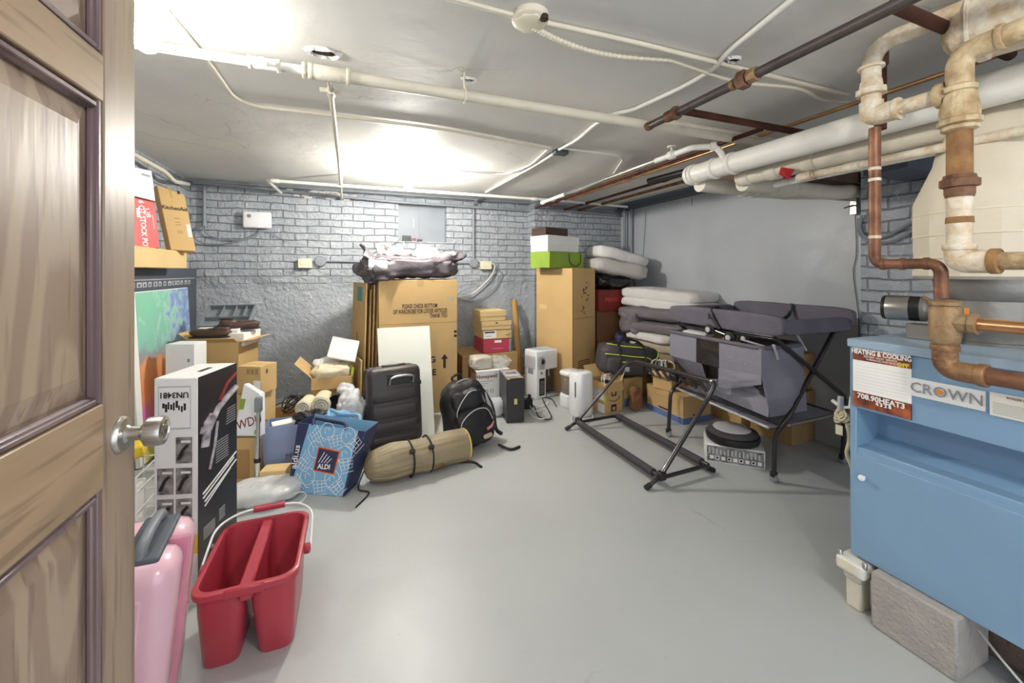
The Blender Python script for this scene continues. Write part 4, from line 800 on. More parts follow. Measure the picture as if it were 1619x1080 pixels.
shoe((bc.x-.08, bc.y-.08, bz+.03), 172, 'dark brown shoe lying across the front of the left open carton'); shoe((bc.x+.09, bc.y-.03, bz+.075), 10, 'dark slipper with its toe pointing right on the white shoebox')
t = thing('dark_bottle', 'small black knob-topped bottle at the left end of the open carton', 'bottle', (bc.x-.19, bc.y+.05, bz-.1)); MB().lathe((bc.x-.19, bc.y+.05, bz-.1), [(.02, 0), (.022, .01), (.022, .12), (.012, .135), (.012, .15)], n=16).build('body', 'black_gloss', t); MB().blob((bc.x-.19, bc.y+.05, bz+.065), (.045, .045, .04)).build('knob', 'black', t)
t2 = carton('carton', 'tan carton with a row of handling symbols, stacked in the left pile', 'box', (412.5, 580, 102.72), 62, 374, 438, .43, 580, 'card')
for k in range(3):
    fdec(t2, 'L', .42+k*.17, .72, .54+k*.17, .90, 'ink_soft', 'symbol_frame'); fdec(t2, 'L', .435+k*.17, .74, .525+k*.17, .88, 'card', 'symbol_field', .0009); fdec(t2, 'L', .46+k*.17, .77, .50+k*.17, .85, 'ink_soft', 'symbol', .0012)
fdec(t2, 'L', .70, .02, .98, .5, 'white_paper', 'address_label'); fdec(t2, 'R', .3, .7, .42, .85, 'ink_soft', 'symbol')
carton('carton', 'plain carton under the tan one with handling symbols', 'box', (409, 625, 102.72), 68, 368, 436, 0, .425, 'card_pale')
# low open carton with rolls and cables
tl = open_carton('open_carton', 'low wide open carton holding rolls and cables behind the blue bags', 'box', (530, 650, 102.95), 90, 414, 540, 0, 651, 'card_dark', flaps=((2, 35, .16), (3, 140, .08)), W=.27)
lz = tl.zt; lc = tl.p+tl.ex*tl.W/2+tl.ey*tl.L/2
MB().box((-tl.L/2+.01, -tl.W/2+.01, 0), (tl.L/2-.01, tl.W/2-.01, .02), rotbox((lc.x, lc.y, lz-.10), 0, 0)).build('packing', 'card_inner', tl)
def roll(c, ax, L, r, lab, m='beige', name='towel_roll'):
    ax = V(ax).normalized(); t = thing(name, lab, 'roll', (c[0], c[1], c[2]-r), group=None); mb = MB()
    mb.lathe(V(c)-ax*L/2, [(r*.55, .01), (r*.9, 0), (r, .006), (r*1.0, L-.006), (r*.9, L), (r*.55, L-.01)], ax, n=28); mb.build('roll', m, t); s = V(c)-ax*(L/2+.002); q = ax.to_track_quat('Z', 'Y')
    MB().tube([s+q @ V((r*(.15+.75*k/40)*math.cos(k*.4), r*(.15+.75*k/40)*math.sin(k*.4), 0)) for k in range(41)], .003, 6).build('coiled_edge', 'white_paper', t)
p = pt(484, 640, d=2.92); roll(p, (.2, 1, 0), .16, .052, 'cream rolled cloth with a coiled end, left of two in the low carton')
p = pt(510, 636, d=2.98); roll(p, (.1, 1, 0), .18, .066, 'larger cream rolled mat with a coiled end, right of two in the low carton')
p = pt(531, 632, d=3.0); t = thing('cup', 'dark ring-shaped cup beside the cream rolls', 'cup', p-V((0, 0, .06))); MB().lathe(p-V((0, .05, 0)), [(.045, 0), (.05, .0), (.052, .1), (.046, .1), (.042, .01)], (0, 1, 0), n=24).build('cup', 'black_gloss', t)
mb = MB(); random.seed(21)
for k in range(5):
    c = pt(458+k*4, 640-k*2, d=3.0); mb.tube([c+V((.06*math.cos(a)*random.uniform(.8, 1.1), .05*math.sin(a), .045*math.sin(a+k))) for a in [2*math.pi*i/20 for i in range(20)]], .005, 6, closed=True)
mb.tube(smoothc([pt(*q, d=2.93) for q in ((430, 650), (437, 640), (452, 637), (458, 650))]), .004, 6); mb.tube(smoothc([pt(*q, d=2.95) for q in ((448, 655), (455, 632), (470, 626), (478, 634))]), .004, 6)
mb.build('cable_bundle', 'cable_black', None, 'tangle of black cables spilling over the low open carton', 'cable')
# carton of cloth and the tilted panel
tc = open_carton('open_carton', 'open carton filled with cream cloth, left of the flattened cartons', 'box', (556, 593, 103.25), 88, 492, 566, 0, 594, 'card', flaps=((2, 45, .17), (3, 150, .1), (1, 172, .09)), W=.30)
cc = tc.p+tc.ex*tc.W/2+tc.ey*tc.L/2; fdec(tc, 'L', .44, .3, .62, .9, 'tape', 'tape')
def soft(name, lab, cat, c, s, m, rz=0, amp=.02, ns=9, e=.6, e2=None, seed=0, rx=0, ry=0, flat=0, group=None, nu=48, nv=28):
    mb = MB(); mb.blob(c, s, rotbox((0, 0, 0), 0, rz, rx, ry), e=e, e2=e2, amp=amp, ns=ns, seed=seed, flat=flat, nu=nu, nv=nv); return mb.build(name, m, None, lab, cat, group, ang=70)
soft('cloth', 'crumpled cream cloth heaped in the open carton', 'cloth', (cc.x-.01, cc.y-.02, tc.zt+.01), (.30, .26, .15), 'beige', amp=.03, ns=14, seed=2)
soft('cloth', 'second cream cloth folded behind the crumpled one in the carton', 'cloth', (cc.x-.05, cc.y+.06, tc.zt+.06), (.20, .14, .10), 'quilt_white', amp=.025, ns=14, seed=9, rx=20)
lying('lime_packet', 'lime green packet poking out right of the cream cloth', 'packet', (cc.x+.135, cc.y-.03, tc.zt+.01), (.02, .12, .08), 8, 'lime', ry=8)
t = slab('panel', 'tilted white square panel resting on the carton of cloth', 'panel', pq((526, 531, 3.42), (568, 539, 3.42), (561, 572, 3.30), (516, 564, 3.30)), .02, 'white', bev=.004)
# vacuum cleaner carton
tv = carton('vacuum_carton', 'tall black and white stick vacuum carton with a yellow band', 'box', (313, 597, .853), 74, 243, 374, 0, .853, 'white', tape=False)
fdec(tv, 'R', .0, 0, 1, 1, 'photo_purple', 'photo_side', .001); fdec(tv, 'L', 0, .225, 1, .315, 'yellow', 'yellow_band', .001); fdec(tv, 'L', 0, 0, 1, .225, 'white', 'lower_panel', .001)
fdec(tv, 'L', .10, .775, .84, .965, 'grey_light', 'frame', .001); fdec(tv, 'L', .12, .782, .82, .958, 'white', 'frame_field', .0014)
text(tv, 'UN3481', fpt(tv, 'L', .47, .927), -tv.F['L'][1], -V((0, 0, 1)), .030, 'ink', bold=.0006, off=.004)
random.seed(2)
for k in range(9): u = .2+k*.06; v = random.uniform(.85, .87); fdec(tv, 'L', u, v, u+random.uniform(.03, .055), v+random.uniform(.02, .04), 'ink', 'warning_mark', .0018)
for (u, v) in ((.5, .625), (.08, .49), (.5, .49), (.08, .355), (.5, .355)):
    ph = fdec(tv, 'L', u, v, u+.37, v+.115, 'photo_dark', 'photo', .001); a = fpt(tv, 'L', u+.08, v+.02); b_ = fpt(tv, 'L', u+.28, v+.08); n_ = -tv.ex*.003
    MB().tube([a+n_, (a+b_)/2+n_+V((0, 0, .01)), b_+n_], .006, 6).build('photo_subject', 'ink', ph)
    fdec(tv, 'L', u+.12, v+.09, u+.34, v+.1, 'white', 'caption', .0016)
fdec(tv, 'T', .38, .3, .66, .42, 'ink', 'carry_slot', .001)
def stroke(t, f, pts, r, m, name): O, ex, ey, W, Hh = t.F[f]; n = ex.cross(ey); mb = MB(); mb.tube([O+ex*(u*W)+ey*(v*Hh)+n*.0025 for u, v in pts], r, 6); return mb.build(name, m, t)
stroke(tv, 'R', [(.05, .76), (.2, .74), (.45, .82), (.75, .86), (.95, .88)], .014, 'gloss_photo', 'pictured_vacuum'); stroke(tv, 'R', [(.12, .68), (.18, .78), (.3, .80)], .018, 'gloss_photo', 'pictured_cyclone'); stroke(tv, 'R', [(.45, .76), (.38, .66), (.25, .56)], .006, 'gloss_photo', 'pictured_wand'); stroke(tv, 'R', [(.5, .85), (.7, .92), (.95, .95)], .008, 'red_dark', 'pictured_handle')
for k in range(7): fdec(tv, 'R', .72-.03*k*.2, .79-.012*k, .96, .793-.012*k, 'grey_light', 'small_print', .0014)
for k in range(9): fdec(tv, 'R', .42, .66-.012*k, .75, .663-.012*k, 'grey_light', 'small_print', .0014)
for k, (a, b_) in enumerate(((.1, .97), (.1, .9), (.14, .97), (.14, .8))): stroke(tv, 'R', [(a, .47-.02*k), (b_, .55-.02*k)], .003, 'white', 'slogan_line')
for (x0, x1, y0) in ((.12, .4, .26), (.5, .66, .28)):
    for k in range(6): fdec(tv, 'R', x0, y0+.01*k, x1, y0+.004+.01*k, 'grey_light', 'small_print', .0014)
stroke(tv, 'R', [(.1, .02), (.4, .12), (.8, .17)], .012, 'gloss_photo', 'pictured_tool'); stroke(tv, 'R', [(.3, .2), (.55, .1), (.75, .2), (.9, .12)], .008, 'gloss_photo', 'pictured_tool')
# bag with red letters, carton under it, vacuum pole
t = slab('shopping_bag', 'white plastic bag with red letters leaning in the left pile', 'bag', pq((385, 606, 2.45), (412, 622, 2.45), (412, 690, 2.4), (368, 690, 2.4)), .05, 'white_gloss', bev=.006); ftext(t, 'F', .5, .26, .075, 'WDU', 'red_dark', rot=18, sx=.8); fdec(t, 'F', .02, .5, .2, .7, 'green', 'green_print'); fdec(t, 'F', .75, .03, .8, .12, 'green', 'green_print')
t = carton('carton', 'crumpled brown carton beneath the bag with red letters', 'box', (404, 692, 102.42), 78, 362, 414, 0, 692, 'card', L=.16, W=.14); fdec(t, 'L', .35, .1, .8, .75, 'card_inner', 'dark_shape')  # darker rectangle on the left face of the carton
a, b_ = pt(409, 628, d=2.36), pt(406, 765, d=2.36); b_.z = .002; t = thing('vacuum_pole', 'chrome telescopic pole with a dark joint standing beside the lavender bag', 'pole', b_)
MB().tube([b_, b_.lerp(a, .55)], .013, 14).build('lower_tube', 'chrome', t); MB().tube([b_.lerp(a, .5), b_.lerp(a, .86)], .010, 14).build('upper_tube', 'chrome', t); MB().box(b_.lerp(a, .84)-V((.018, .018, 0)), a+V((.018, .018, 0)), bev=.005).build('joint', 'grey_plastic', t)
k = b_.lerp(a, .28); MB().lathe(k, [(.016, 0), (.018, .004), (.018, .02), (.015, .024)], n=16).build('clamp', 'black', t)
# lavender bag and supermarket bag
def bag(name, lab, q, deep, m, mb_m, amp=.01, inner='black'):
    TL, TR, BR, BL = q; t = thing(name, lab, 'bag', ((BL+BR)/2).xy.to_3d()); e = (BR-BL).normalized(); n = e.cross((TL-BL)).normalized(); bk = V((-n.x, -n.y, 0)).normalized()*deep
    def patch(A, B, Cc, D, m, nm, sd):
        nr = (B-A).cross(D-A).normalized(); MBx = MB()
        def fn(u, v):
            p = A.lerp(B, u).lerp(D.lerp(Cc, u), v); k = math.sin(math.pi*u)*math.sin(math.pi*min(v, .96)); return p+nr*(amp*k*(1.0+noise.noise(V((u*4+sd, v*4, sd)))))
        MBx.grid(fn, 14, 14, .003); return MBx.build(nm, m, t, ang=60)
    f = patch(BL, BR, TR, TL, m, 'front_panel', 1); patch(BR, BR+bk, TR+bk, TR, mb_m, 'side_gusset', 2); patch(BL+bk, BL, TL, TL+bk, mb_m, 'side_gusset', 3); patch(BR+bk, BL+bk, TL+bk, TR+bk, m, 'back_panel', 4)
    MB().hexa([BL+V((0, 0, .0)), BR, BR+bk, BL+bk, BL+V((0, 0, .006)), BR+V((0, 0, .006)), BR+bk+V((0, 0, .006)), BL+bk+V((0, 0, .006))]).build('base', mb_m, t)
    t.F = {'F': (BL, e, (TL-BL).normalized(), (BR-BL).length, (TL-BL).length)}; t.bk = bk; t.q = q; t.n = n; return t
def fl0(px, py): return pt(px, py, z=0.002)
def leanq(tl, tr, br, bl, lean):
    A, B = fl0(*bl), fl0(*br); e = (B-A).normalized(); bk = V((-e.y, e.x, 0)); up = V((0, 0, 1))*math.cos(R(lean))+bk*math.sin(R(lean)); n = e.cross(up).normalized(); return [onplane(*tl, A, n), onplane(*tr, A, n), B, A]
q = leanq((413, 676), (556, 664), (540, 738), (418, 752), 3)
t = bag('gift_bag', 'lavender blue paper shopping bag standing behind the bicycle print bag', q, .16, 'lavender', 'lavender', .004)
text(t, 'MU', q[3].lerp(q[2], .36).lerp(q[0].lerp(q[1], .30), .36)+t.n*.008, q[2]-q[3], q[0]-q[3], .045, 'slate'); lying('receipt_sheet', 'cream folded paper sticking out of the lavender bag', 'paper', tuple(pt(452, 668, d=2.62)), (.16, .05, .02), 20, 'white_paper', rx=20)
soft('cloth', 'dark cloth bundled in the mouth of the lavender bag', 'cloth', tuple(pt(498, 662, d=2.68)), (.26, .12, .10), 'black_fabric', amp=.03, ns=14, seed=5); soft('cloth', 'light blue cloth bundled in the lavender bag near its right edge', 'cloth', tuple(pt(535, 664, d=2.66)), (.16, .10, .10), 'sky_blue', amp=.03, ns=14, seed=6)
TL, TR, BR, BL = leanq((472, 668), (578, 682), (543, 785), (456, 777), 14)
t = bag('supermarket_bag', 'light blue reusable bag printed with carts and bicycles, navy edges and a square logo', [TL, TR, BR, BL], .15, 'sky_blue', 'navy', .0)
def bq2(u, v): return BL.lerp(BR, u).lerp(TL.lerp(TR, u), v)
nb = (BR-BL).cross(TL-BL).normalized()
def bpatch(cs, m, nm, o=.002): q = [bq2(*c)+nb*(o+.002) for c in cs]; mb = MB(); mb.hexa([p-nb*.001 for p in q]+q); return mb.build(nm, m, t, smooth=False)
bpatch([(-.01, 0), (.02, 0), (.17, 1), (0, 1)], 'navy', 'navy_edge'); bpatch([(.99, 0), (1.01, 0), (1.0, 1), (.9, 1)], 'navy', 'navy_edge')
ub = (TL-BL).normalized(); eb = (BR-BL).normalized(); text(t, 'aldi.us', bq2(.045, .50), (TL-BL)*.995+eb*.012, -eb, .052, 'white', off=.0055, bold=.0008)
ls = [(.37, .33), (.74, .30), (.73, .66), (.38, .69)]; lg = bpatch(ls, 'orange', 'logo_border', .004)
def ins(cs, k): cx = sum(c[0] for c in cs)/4; cy = sum(c[1] for c in cs)/4; return [(cx+(c[0]-cx)*k, cy+(c[1]-cy)*k) for c in cs]
bpatch(ins(ls, .93), 'red', 'logo_band', .005); bpatch(ins(ls, .86), 'navy', 'logo_field', .006)
text(lg, 'ALDI', bq2(.545, .405), eb, ub, .036, 'white', off=.0105, bold=.0012, name='logo_lettering')
for k in range(4): a = bq2(.44+.045*k, .46); b_ = bq2(.50+.045*k, .62-.028*k); MB().tube([a+nb*.0095, b_+nb*.0095], .0022, 5).build('logo_stripe', 'white', lg)
def cart(u, v, a, s=.1):
    c = bq2(u, v)+nb*.0045; e1 = eb*math.cos(a)+ub*math.sin(a); e2 = ub*math.cos(a)-eb*math.sin(a); P = lambda x, y: c+(e1*x+e2*y)*s; mb = MB()
    for ln in ([(-.5, .4), (.45, .3), (.35, -.2), (-.3, -.2), (-.42, .38)], [(-.3, -.2), (-.3, -.38), (.4, -.38)], [(.45, .3), (.6, .42)], [(-.4, .2), (.43, .15)], [(-.36, 0), (.4, 0)], [(-.15, .36), (-.1, -.2)], [(.15, .33), (.12, -.2)]): mb.tube([P(*p) for p in ln], .0016, 5)
    mb.build('cart_print', 'white', t)
def bike(u, v, s=.045):
    c = bq2(u, v)+nb*.0045; mb = MB(); mb.tube([c+(eb*math.cos(a)+ub*math.sin(a))*s for a in [2*math.pi*i/20 for i in range(20)]], .0017, 5, closed=True); mb.tube([c+(eb*math.cos(a)+ub*math.sin(a))*s*.4 for a in [.3, 1.5, 2.6, 4]], .0017, 5); mb.build('wheel_print', 'white', t)
for a in ((.30, .82, -.9), (.62, .78, .3), (.92, .78, .9), (.2, .42, 1.0), (.88, .46, .3), (.15, .1, -.7), (.55, .1, .2), (.86, .12, .8)): cart(*a)
for a in ((.46, .93), (.78, .9), (.34, .64), (.8, .62), (.3, .24), (.72, .24)): bike(*a)
H0, H1 = TL.lerp(TR, .22), TL.lerp(TR, .72)
for o in (V((0, 0, 0)), t.bk): MB().tube(smoothc([H0+o+V((0, 0, -.01)), H0+o+V((.01, .04, .02)), (H0+H1)/2+o*.8+V((0, .06, .012)), H1+o+V((-.01, .04, .015)), H1+o+V((0, 0, -.01))]), .011, 8).build('carry_strap', 'navy' if not o.length else 'sky_blue', t)
# small things in front
lying('small_carton', 'little pale yellow carton at the foot of the chrome pole', 'box', tuple(pt(436, 757, d=2.42))[:2]+(.047,), (.14, .10, .09), -12, 'card_pale')
c = pt(414, 800, z=.0); soft('plastic_bag', 'crumpled white plastic bag on the floor behind the red bucket', 'bag', (c.x-.02, c.y+.08, .042), (.40, .27, .10), 'plastic_bag', amp=.025, ns=8, seed=3, e=.75)
c = pt(560, 640, d=2.86); soft('plastic_bag', 'white crumpled grocery bag between the bicycle print bag and the black suitcase', 'bag', (c.x-.02, c.y+.05, .20), (.20, .20, .40), 'plastic_bag', amp=.04, ns=10, seed=8, e=.7)
c = pt(548, 628, d=3.05); soft('plastic_bag', 'smaller white bag puffed up left of the grocery bag', 'bag', (c.x, c.y+.02, .30), (.13, .14, .22), 'plastic_bag', amp=.03, ns=12, seed=12, e=.7)
wire('white_loop', 'white wire loop lying on the floor beside the plastic bag', 'wire', [fl0(462, 790)+V((0, 0, .03)), fl0(478, 788)+V((0, 0, .035)), fl0(484, 793)+V((0, 0, .03)), fl0(474, 800)+V((0, 0, .02)), fl0(455, 803)+V((0, 0, .02))], .0035, 'cable_white')
# wire rack and yellow packet behind the pink suitcase
t = thing('wire_rack', 'white wire rack glimpsed between the door and the vacuum carton', 'rack', (-.93, 2.1, 0)); mb = MB()
for z in (.08, .16, .24, .32, .40, .46): mb.tube([(-1.08, 1.98, z), (-.78, 1.98, z), (-.78, 2.2, z), (-1.08, 2.2, z)], .003, 6, closed=True)
for x in (-1.08, -1.02, -.96, -.90, -.84, -.78): mb.tube([(x, 1.98, .01), (x, 1.98, .46)], .003, 6); mb.tube([(x, 2.2, .01), (x, 2.2, .46)], .003, 6)
mb.build('wires', 'white_gloss', t)
MB().box((-1.05, 2.0, .09), (-.82, 2.18, .38), bev=.01).build('linen', 'quilt_white', t)
lying('yellow_packet', 'yellow packet lying on the white wire rack', 'packet', (-.92, 2.10, .50), (.24, .12, .05), 15, 'yellow', ry=-14, bev=.01)
# pink suitcase
M = Matrix.Translation((-.445, 1.205, 0)) @ Matrix.Rotation(R(5), 4, 'Y') @ Matrix.Rotation(R(6), 4, 'Z'); W_ = .38
t = thing('pink_suitcase', 'glossy pale pink hard shell suitcase standing behind the door', 'suitcase', (-.62, 1.38, 0))
MB().box((-W_, 0, .035), (0, .135, .548), M, bev=.045).build('front_shell', 'pink_shell', t, ang=60); MB().box((-W_, .135, .035), (0, .27, .548), M, bev=.045).build('rear_shell', 'pink_shell', t, ang=60)
mb = MB()
for k in range(5): x = -.07-k*.06; mb.box((x-.012, -.004, .10), (x+.012, .01, .48), M, bev=.005)
mb.build('shell_rib', 'pink_shell', t); MB().box((-W_+.01, .128, .05), (.003, .142, .545), M, bev=.003).build('zip_band', 'pink_trim', t)
MB().box((-.135, -.007, .36), (-.085, .012, .45), M, bev=.006).build('latch', 'black_gloss', t); MB().lathe(M @ V((-.098, -.008, .435)), [(.008, 0), (.007, .004)], (0, -1, 0), n=14).build('lock', 'steel', t)
MB().box((-.12, .03, .54), (-.04, .24, .556), M, bev=.008).build('handle_recess', 'slate', t); P = [M @ V(p) for p in ((-.08, .045, .55), (-.08, .06, .578), (-.08, .13, .585), (-.08, .20, .578), (-.08, .225, .55))]; MB().tube(smoothc(P), .0125, 10).build('carry_handle', 'grey_plastic', t)
MB().box((-.26, .02, .54), (-.16, .25, .558), M, bev=.008).build('telescope_recess', 'slate', t)
for x in (-.24, -.18): MB().box((x-.008, .03, .55), (x+.008, .24, .574), M, bev=.004).build('telescope_bar', 'lime' if x < -.2 else 'grey_light', t)
for x in (-.32, -.04):
    for y in (.05, .21): MB().lathe(M @ V((x-.012, y, .027)), [(.025, 0), (.027, .004), (.027, .02), (.025, .024)], (1, 0, 0), n=16).build('wheel', 'black', t)
# red twin bucket
def rr(cx, cy, w, l, r, z, n=5):
    out = []
    for sx, sy, a0 in ((1, 1, 0), (-1, 1, 90), (-1, -1, 180), (1, -1, 270)):
        for k in range(n+1): a = R(a0+90*k/n); out.append(V((cx+sx*(w/2-r)+r*math.cos(a), cy+sy*(l/2-r)+r*math.sin(a), z)))
    return out
def loft(secs, cap0=True, cap1=True):
    mb = MB(); b = mb.b; rg = [[b.verts.new(p) for p in s] for s in secs]; n = len(rg[0])
    for a, d in zip(rg, rg[1:]):
        for k in range(n): b.faces.new((a[k], a[(k+1) % n], d[(k+1) % n], d[k]))
    if cap0: b.faces.new(rg[0][::-1])
    if cap1: b.faces.new(rg[-1])
    return mb
cx, cy = -.318, 1.685; zt_ = .262
t = thing('mop_bucket', 'red twin compartment plastic bucket with a wire handle', 'bucket', (cx, cy, 0))
for s in (-1, 1):
    ox = cx+s*.073
    o = [rr(ox+s*.004, cy-.015, .098, .26, .03, .0), rr(ox+s*.004, cy-.012, .106, .275, .03, .01), rr(ox, cy-.004, .128, .345, .035, .18), rr(ox, cy, .132, .365, .04, zt_-.003), rr(ox, cy, .124, .357, .038, zt_-.003), rr(ox, cy-.004, .121, .337, .033, .18), rr(ox+s*.004, cy-.012, .096, .265, .026, .016), rr(ox+s*.004, cy-.015, .09, .25, .026, .008)]
    loft(o).build('compartment', 'red_plastic', t, ang=50)
o = [rr(cx, cy, .286, .385, .05, zt_-.018), rr(cx, cy, .30, .40, .055, zt_-.014), rr(cx, cy, .30, .40, .055, zt_+.004), rr(cx, cy, .29, .39, .052, zt_+.008), rr(cx, cy, .268, .366, .046, zt_+.006), rr(cx, cy, .264, .362, .046, zt_-.010), rr(cx, cy, .286, .385, .05, zt_-.018)]
loft(o, False, False).build('rim', 'red_plastic', t, ang=50)
MB().box((cx-.020, cy-.185, zt_-.05), (cx+.020, cy+.185, zt_+.004), bev=.006).build('divider', 'red_plastic', t); MB().box((cx-.055, cy-.205, zt_-.02), (cx+.055, cy-.19, zt_+.01), bev=.005).build('pouring_lip', 'red_plastic', t)
for s in (-1, 1): MB().lathe((cx+s*.148, cy-.01, zt_-.03), [(.016, 0), (.018, .004), (.018, .018), (.010, .022)], (s, 0, 0), n=14).build('handle_lug', 'red_plastic', t)
P = rounded([(cx-.168, cy-.01, zt_-.03), (cx-.165, cy+.14, zt_+.03), (cx-.10, cy+.215, zt_+.035), (cx+.10, cy+.215, zt_+.035), (cx+.165, cy+.14, zt_+.03), (cx+.168, cy-.01, zt_-.03)], .06); MB().tube(P, .0042, 8).build('wire_handle', 'white_gloss', t)
MB().tube([(cx-.055, cy+.215, zt_+.035), (cx+.055, cy+.215, zt_+.035)], .0125, 14).build('hand_grip', 'red_plastic', t)
# ================================================================ wardrobe carton and around it
tw = frame('wardrobe_carton', 'tall wardrobe carton printed with a check bottom notice', 'box', (599, 443, 103.44), 0, 590, 723, 0, 443, L=.52); dims(tw)
h = Matrix.Translation(tw.p); mb = MB(); mb.box((0, 0, 0), (tw.W, tw.L, tw.H), h, bev=.004); mb.build('body', 'card', tw)
zs = 1-(514-443)/(1.19/3.5*645)
fdec(tw, 'R', 0, zs, 1, zs+.004, 'card_inner', 'fold_line'); fdec(tw, 'R', .47, .95, .56, 1, 'tape', 'tape'); fdec(tw, 'R', .86, .84, .97, .87, 'tape_clear', 'tape')
py2v = lambda py: ((HY-py)/FP*3.5+H)/tw.H
for s, px, py, sz in (('PLEASE CHECK BOTTOM', 662, 485, .052), ('OF WARDROBE FOR LOOSE ARTICLES', 663, 493.5, .052), ('THANK YOU', 692, 501.5, .052)): ftext(tw, 'R', (px-599)/124, py2v(py), sz, s, 'ink', sx=.52, bold=.0008)
ftext(tw, 'R', .67, py2v(573), .075, 'G', 'ink', bold=.002); ftext(tw, 'R', .69, py2v(594), .075, 'E', 'ink', bold=.002)
for v in (528, 535): fdec(tw, 'R', .955, py2v(v+3), .992, py2v(v-1), 'ink', 'square_mark')
fdec(tw, 'R', .81, py2v(588), .845, py2v(573), 'ink', 'arrow_stem', .001); O, ex, ey, W_, H_ = tw.F['R']; mb = MB(); mb.poly([fpt(tw, 'R', .78, py2v(573))-V((0, .001, 0)), fpt(tw, 'R', .875, py2v(573))-V((0, .001, 0)), fpt(tw, 'R', .828, py2v(565))-V((0, .001, 0))], (0, .0009, 0)); mb.build('arrow_head', 'ink', tw)
# flattened cartons leaning on its left
xl, yn = tw.p.x, tw.p.y
for k, (dx, dy, hh, lab, mm) in enumerate(((-.035, .0, 1.17, 'flattened carton nearest the side of the wardrobe carton', 'card_dark'), (-.065, .02, 1.14, 'flattened carton second from the wardrobe carton', 'card'), (-.095, .0, 1.10, 'flattened carton third from the wardrobe carton', 'card_dark'), (-.13, -.02, 1.155, 'outermost flattened carton with a blue label at its top', 'card'), (-.155, -.06, .52, 'short flattened carton in front of the outermost one', 'card_pale'))):
    q = rect((xl+dx-.10, yn+.50+dy, 0), (xl+dx, yn+.03+dy, 0), hh, 1.5); t = slab('flattened_carton', lab, 'flattened box', q, .012, mm, 'flattened cartons leaning beside the wardrobe carton', bev=.002)
    if k == 3: fdec(t, 'F', .35, .86, .75, .97, 'teal', 'blue_label'); fdec(t, 'F', .4, .55, .46, .62, 'ink_soft', 'symbol'); fdec(t, 'F', .5, .4, .56, .5, 'ink_soft', 'symbol')
    fdec(t, 'F', .1, .5, .9, .503, 'card_inner', 'fold_line')
# white board leaning
BLb, BRb = pt(603, 693, z=.004), pt(688, 689, z=.004); a = tw.p.y-.02; TLb = pt(596, 519, y=a); TRb = onplane(679, 515, BLb, (BRb-BLb).cross(TLb-BLb))
t = slab('white_board', 'plain white rounded board leaning against the wardrobe carton', 'board', [TLb, TRb, BRb, BLb], .016, 'board', bev=.003)
# grey blankets on top
zt_ = tw.zt+.025; bx = tw.p.x+tw.W/2; by = tw.p.y+.24
t = thing('grey_blanket', 'heap of dark grey quilted cover with pale lining on the wardrobe carton', 'blanket', (bx, by, zt_))
mb = MB(); mb.blob((bx-.06, by, zt_+.075), (.90, .54, .17), rotbox((0, 0, 0), 0, 2), e=.45, amp=.05, ns=9, seed=2, nu=110, nv=56)
mb.blob((bx-.33, by-.02, zt_+.06), (.26, .50, .26), e=.5, amp=.05, ns=11, seed=8, nu=64, nv=40); mb.blob((bx+.22, by+.0, zt_+.15), (.42, .40, .10), rotbox((0, 0, 0), 0, 8, 0, -14), e=.5, amp=.05, ns=12, seed=4, nu=72, nv=40); mb.blob((bx-.0, by-.12, zt_+.15), (.60, .18, .06), rotbox((0, 0, 0), 0, -3, 0, 3), e=.6, amp=.02, ns=12, seed=14)
S = [(-.44, -.06, -.02), (-.44, .10, .10), (-.42, -.02, .30), (-.39, .0, .315), (-.31, .0, .20), (-.20, -.02, .13)]
mb.grid(lambda u, v: V((bx-.46+.30*u+.02*math.sin(9*v), by-.26+.34*v, zt_+.05+(.24*(1-u)**1.5)*(.55+.45*math.sin(v*3.1))+.015*noise.noise(V((u*6, v*6, 3))))), 16, 16, .012)
mb.build('cover', 'quilted_cover', t, ang=60)
mb = MB(); mb.blob((bx-.16, by+.02, zt_+.20), (.34, .30, .12), rotbox((0, 0, 0), 0, 20, 0, 10), e=.6, amp=.06, ns=14, seed=4, nu=72, nv=40); mb.blob((bx+.12, by+.08, zt_+.21), (.24, .24, .13), e=.6, amp=.05, ns=12, seed=7); mb.blob((bx+.27, by-.05, zt_+.19), (.20, .22, .07), rotbox((0, 0, 0), 0, 0, 0, -20), e=.6, amp=.03, ns=12, seed=17); mb.build('lining', 'quilt_white', t, ang=60)
mb = MB(); mb.grid(lambda u, v: V((bx-.42+.15*u, by-.272-.006*math.sin(5*v), zt_+.065+.085*v-.01*u)), 6, 6, .003); mb.build('pale_patch', 'quilt_white', t)
# black suitcase
a = pt(585, 722, z=0); M = Matrix.Translation(a) @ Matrix.Rotation(R(11), 4, 'Z') @ Matrix.Rotation(R(-7), 4, 'X'); t = thing('black_suitcase', 'black ribbed hard shell suitcase standing behind the rolled tent', 'suitcase', a)
SW, SH, SD = .385, .575, .20
MB().box((0, 0, .03), (SW, .11, SH), M, bev=.045).build('front_shell', 'dark_shell', t, ang=60); MB().box((0, .115, .03), (SW, SD, SH), M, bev=.045).build('rear_shell', 'dark_shell', t, ang=60); MB().box((.006, .095, .04), (SW-.006, .13, SH-.008), M, bev=.015).build('zip_band', 'black', t)
for z0, z1 in ((.335, .43), (.225, .315), (.125, .205), (.06, .105)): MB().hexa([M @ V(p) for p in ((.03, .003, z0), (SW-.03, .003, z0), (SW-.03, .003, z1), (.03, .003, z1), (.06, -.009, z0+.008), (SW-.06, -.009, z0+.008), (SW-.06, -.009, z1-.008), (.06, -.009, z1-.008))], bev=.003).build('raised_rib', 'dark_shell', t)
P = [M @ V(p) for p in ((SW*.38, 0, .455), (SW*.38, -.028, .50), (SW*.5, -.03, .51), (SW*.70, -.03, .51), (SW*.82, -.028, .50), (SW*.82, 0, .455))]; MB().tube(rounded(P, .02), .009, 10).build('carry_handle', 'steel', t)
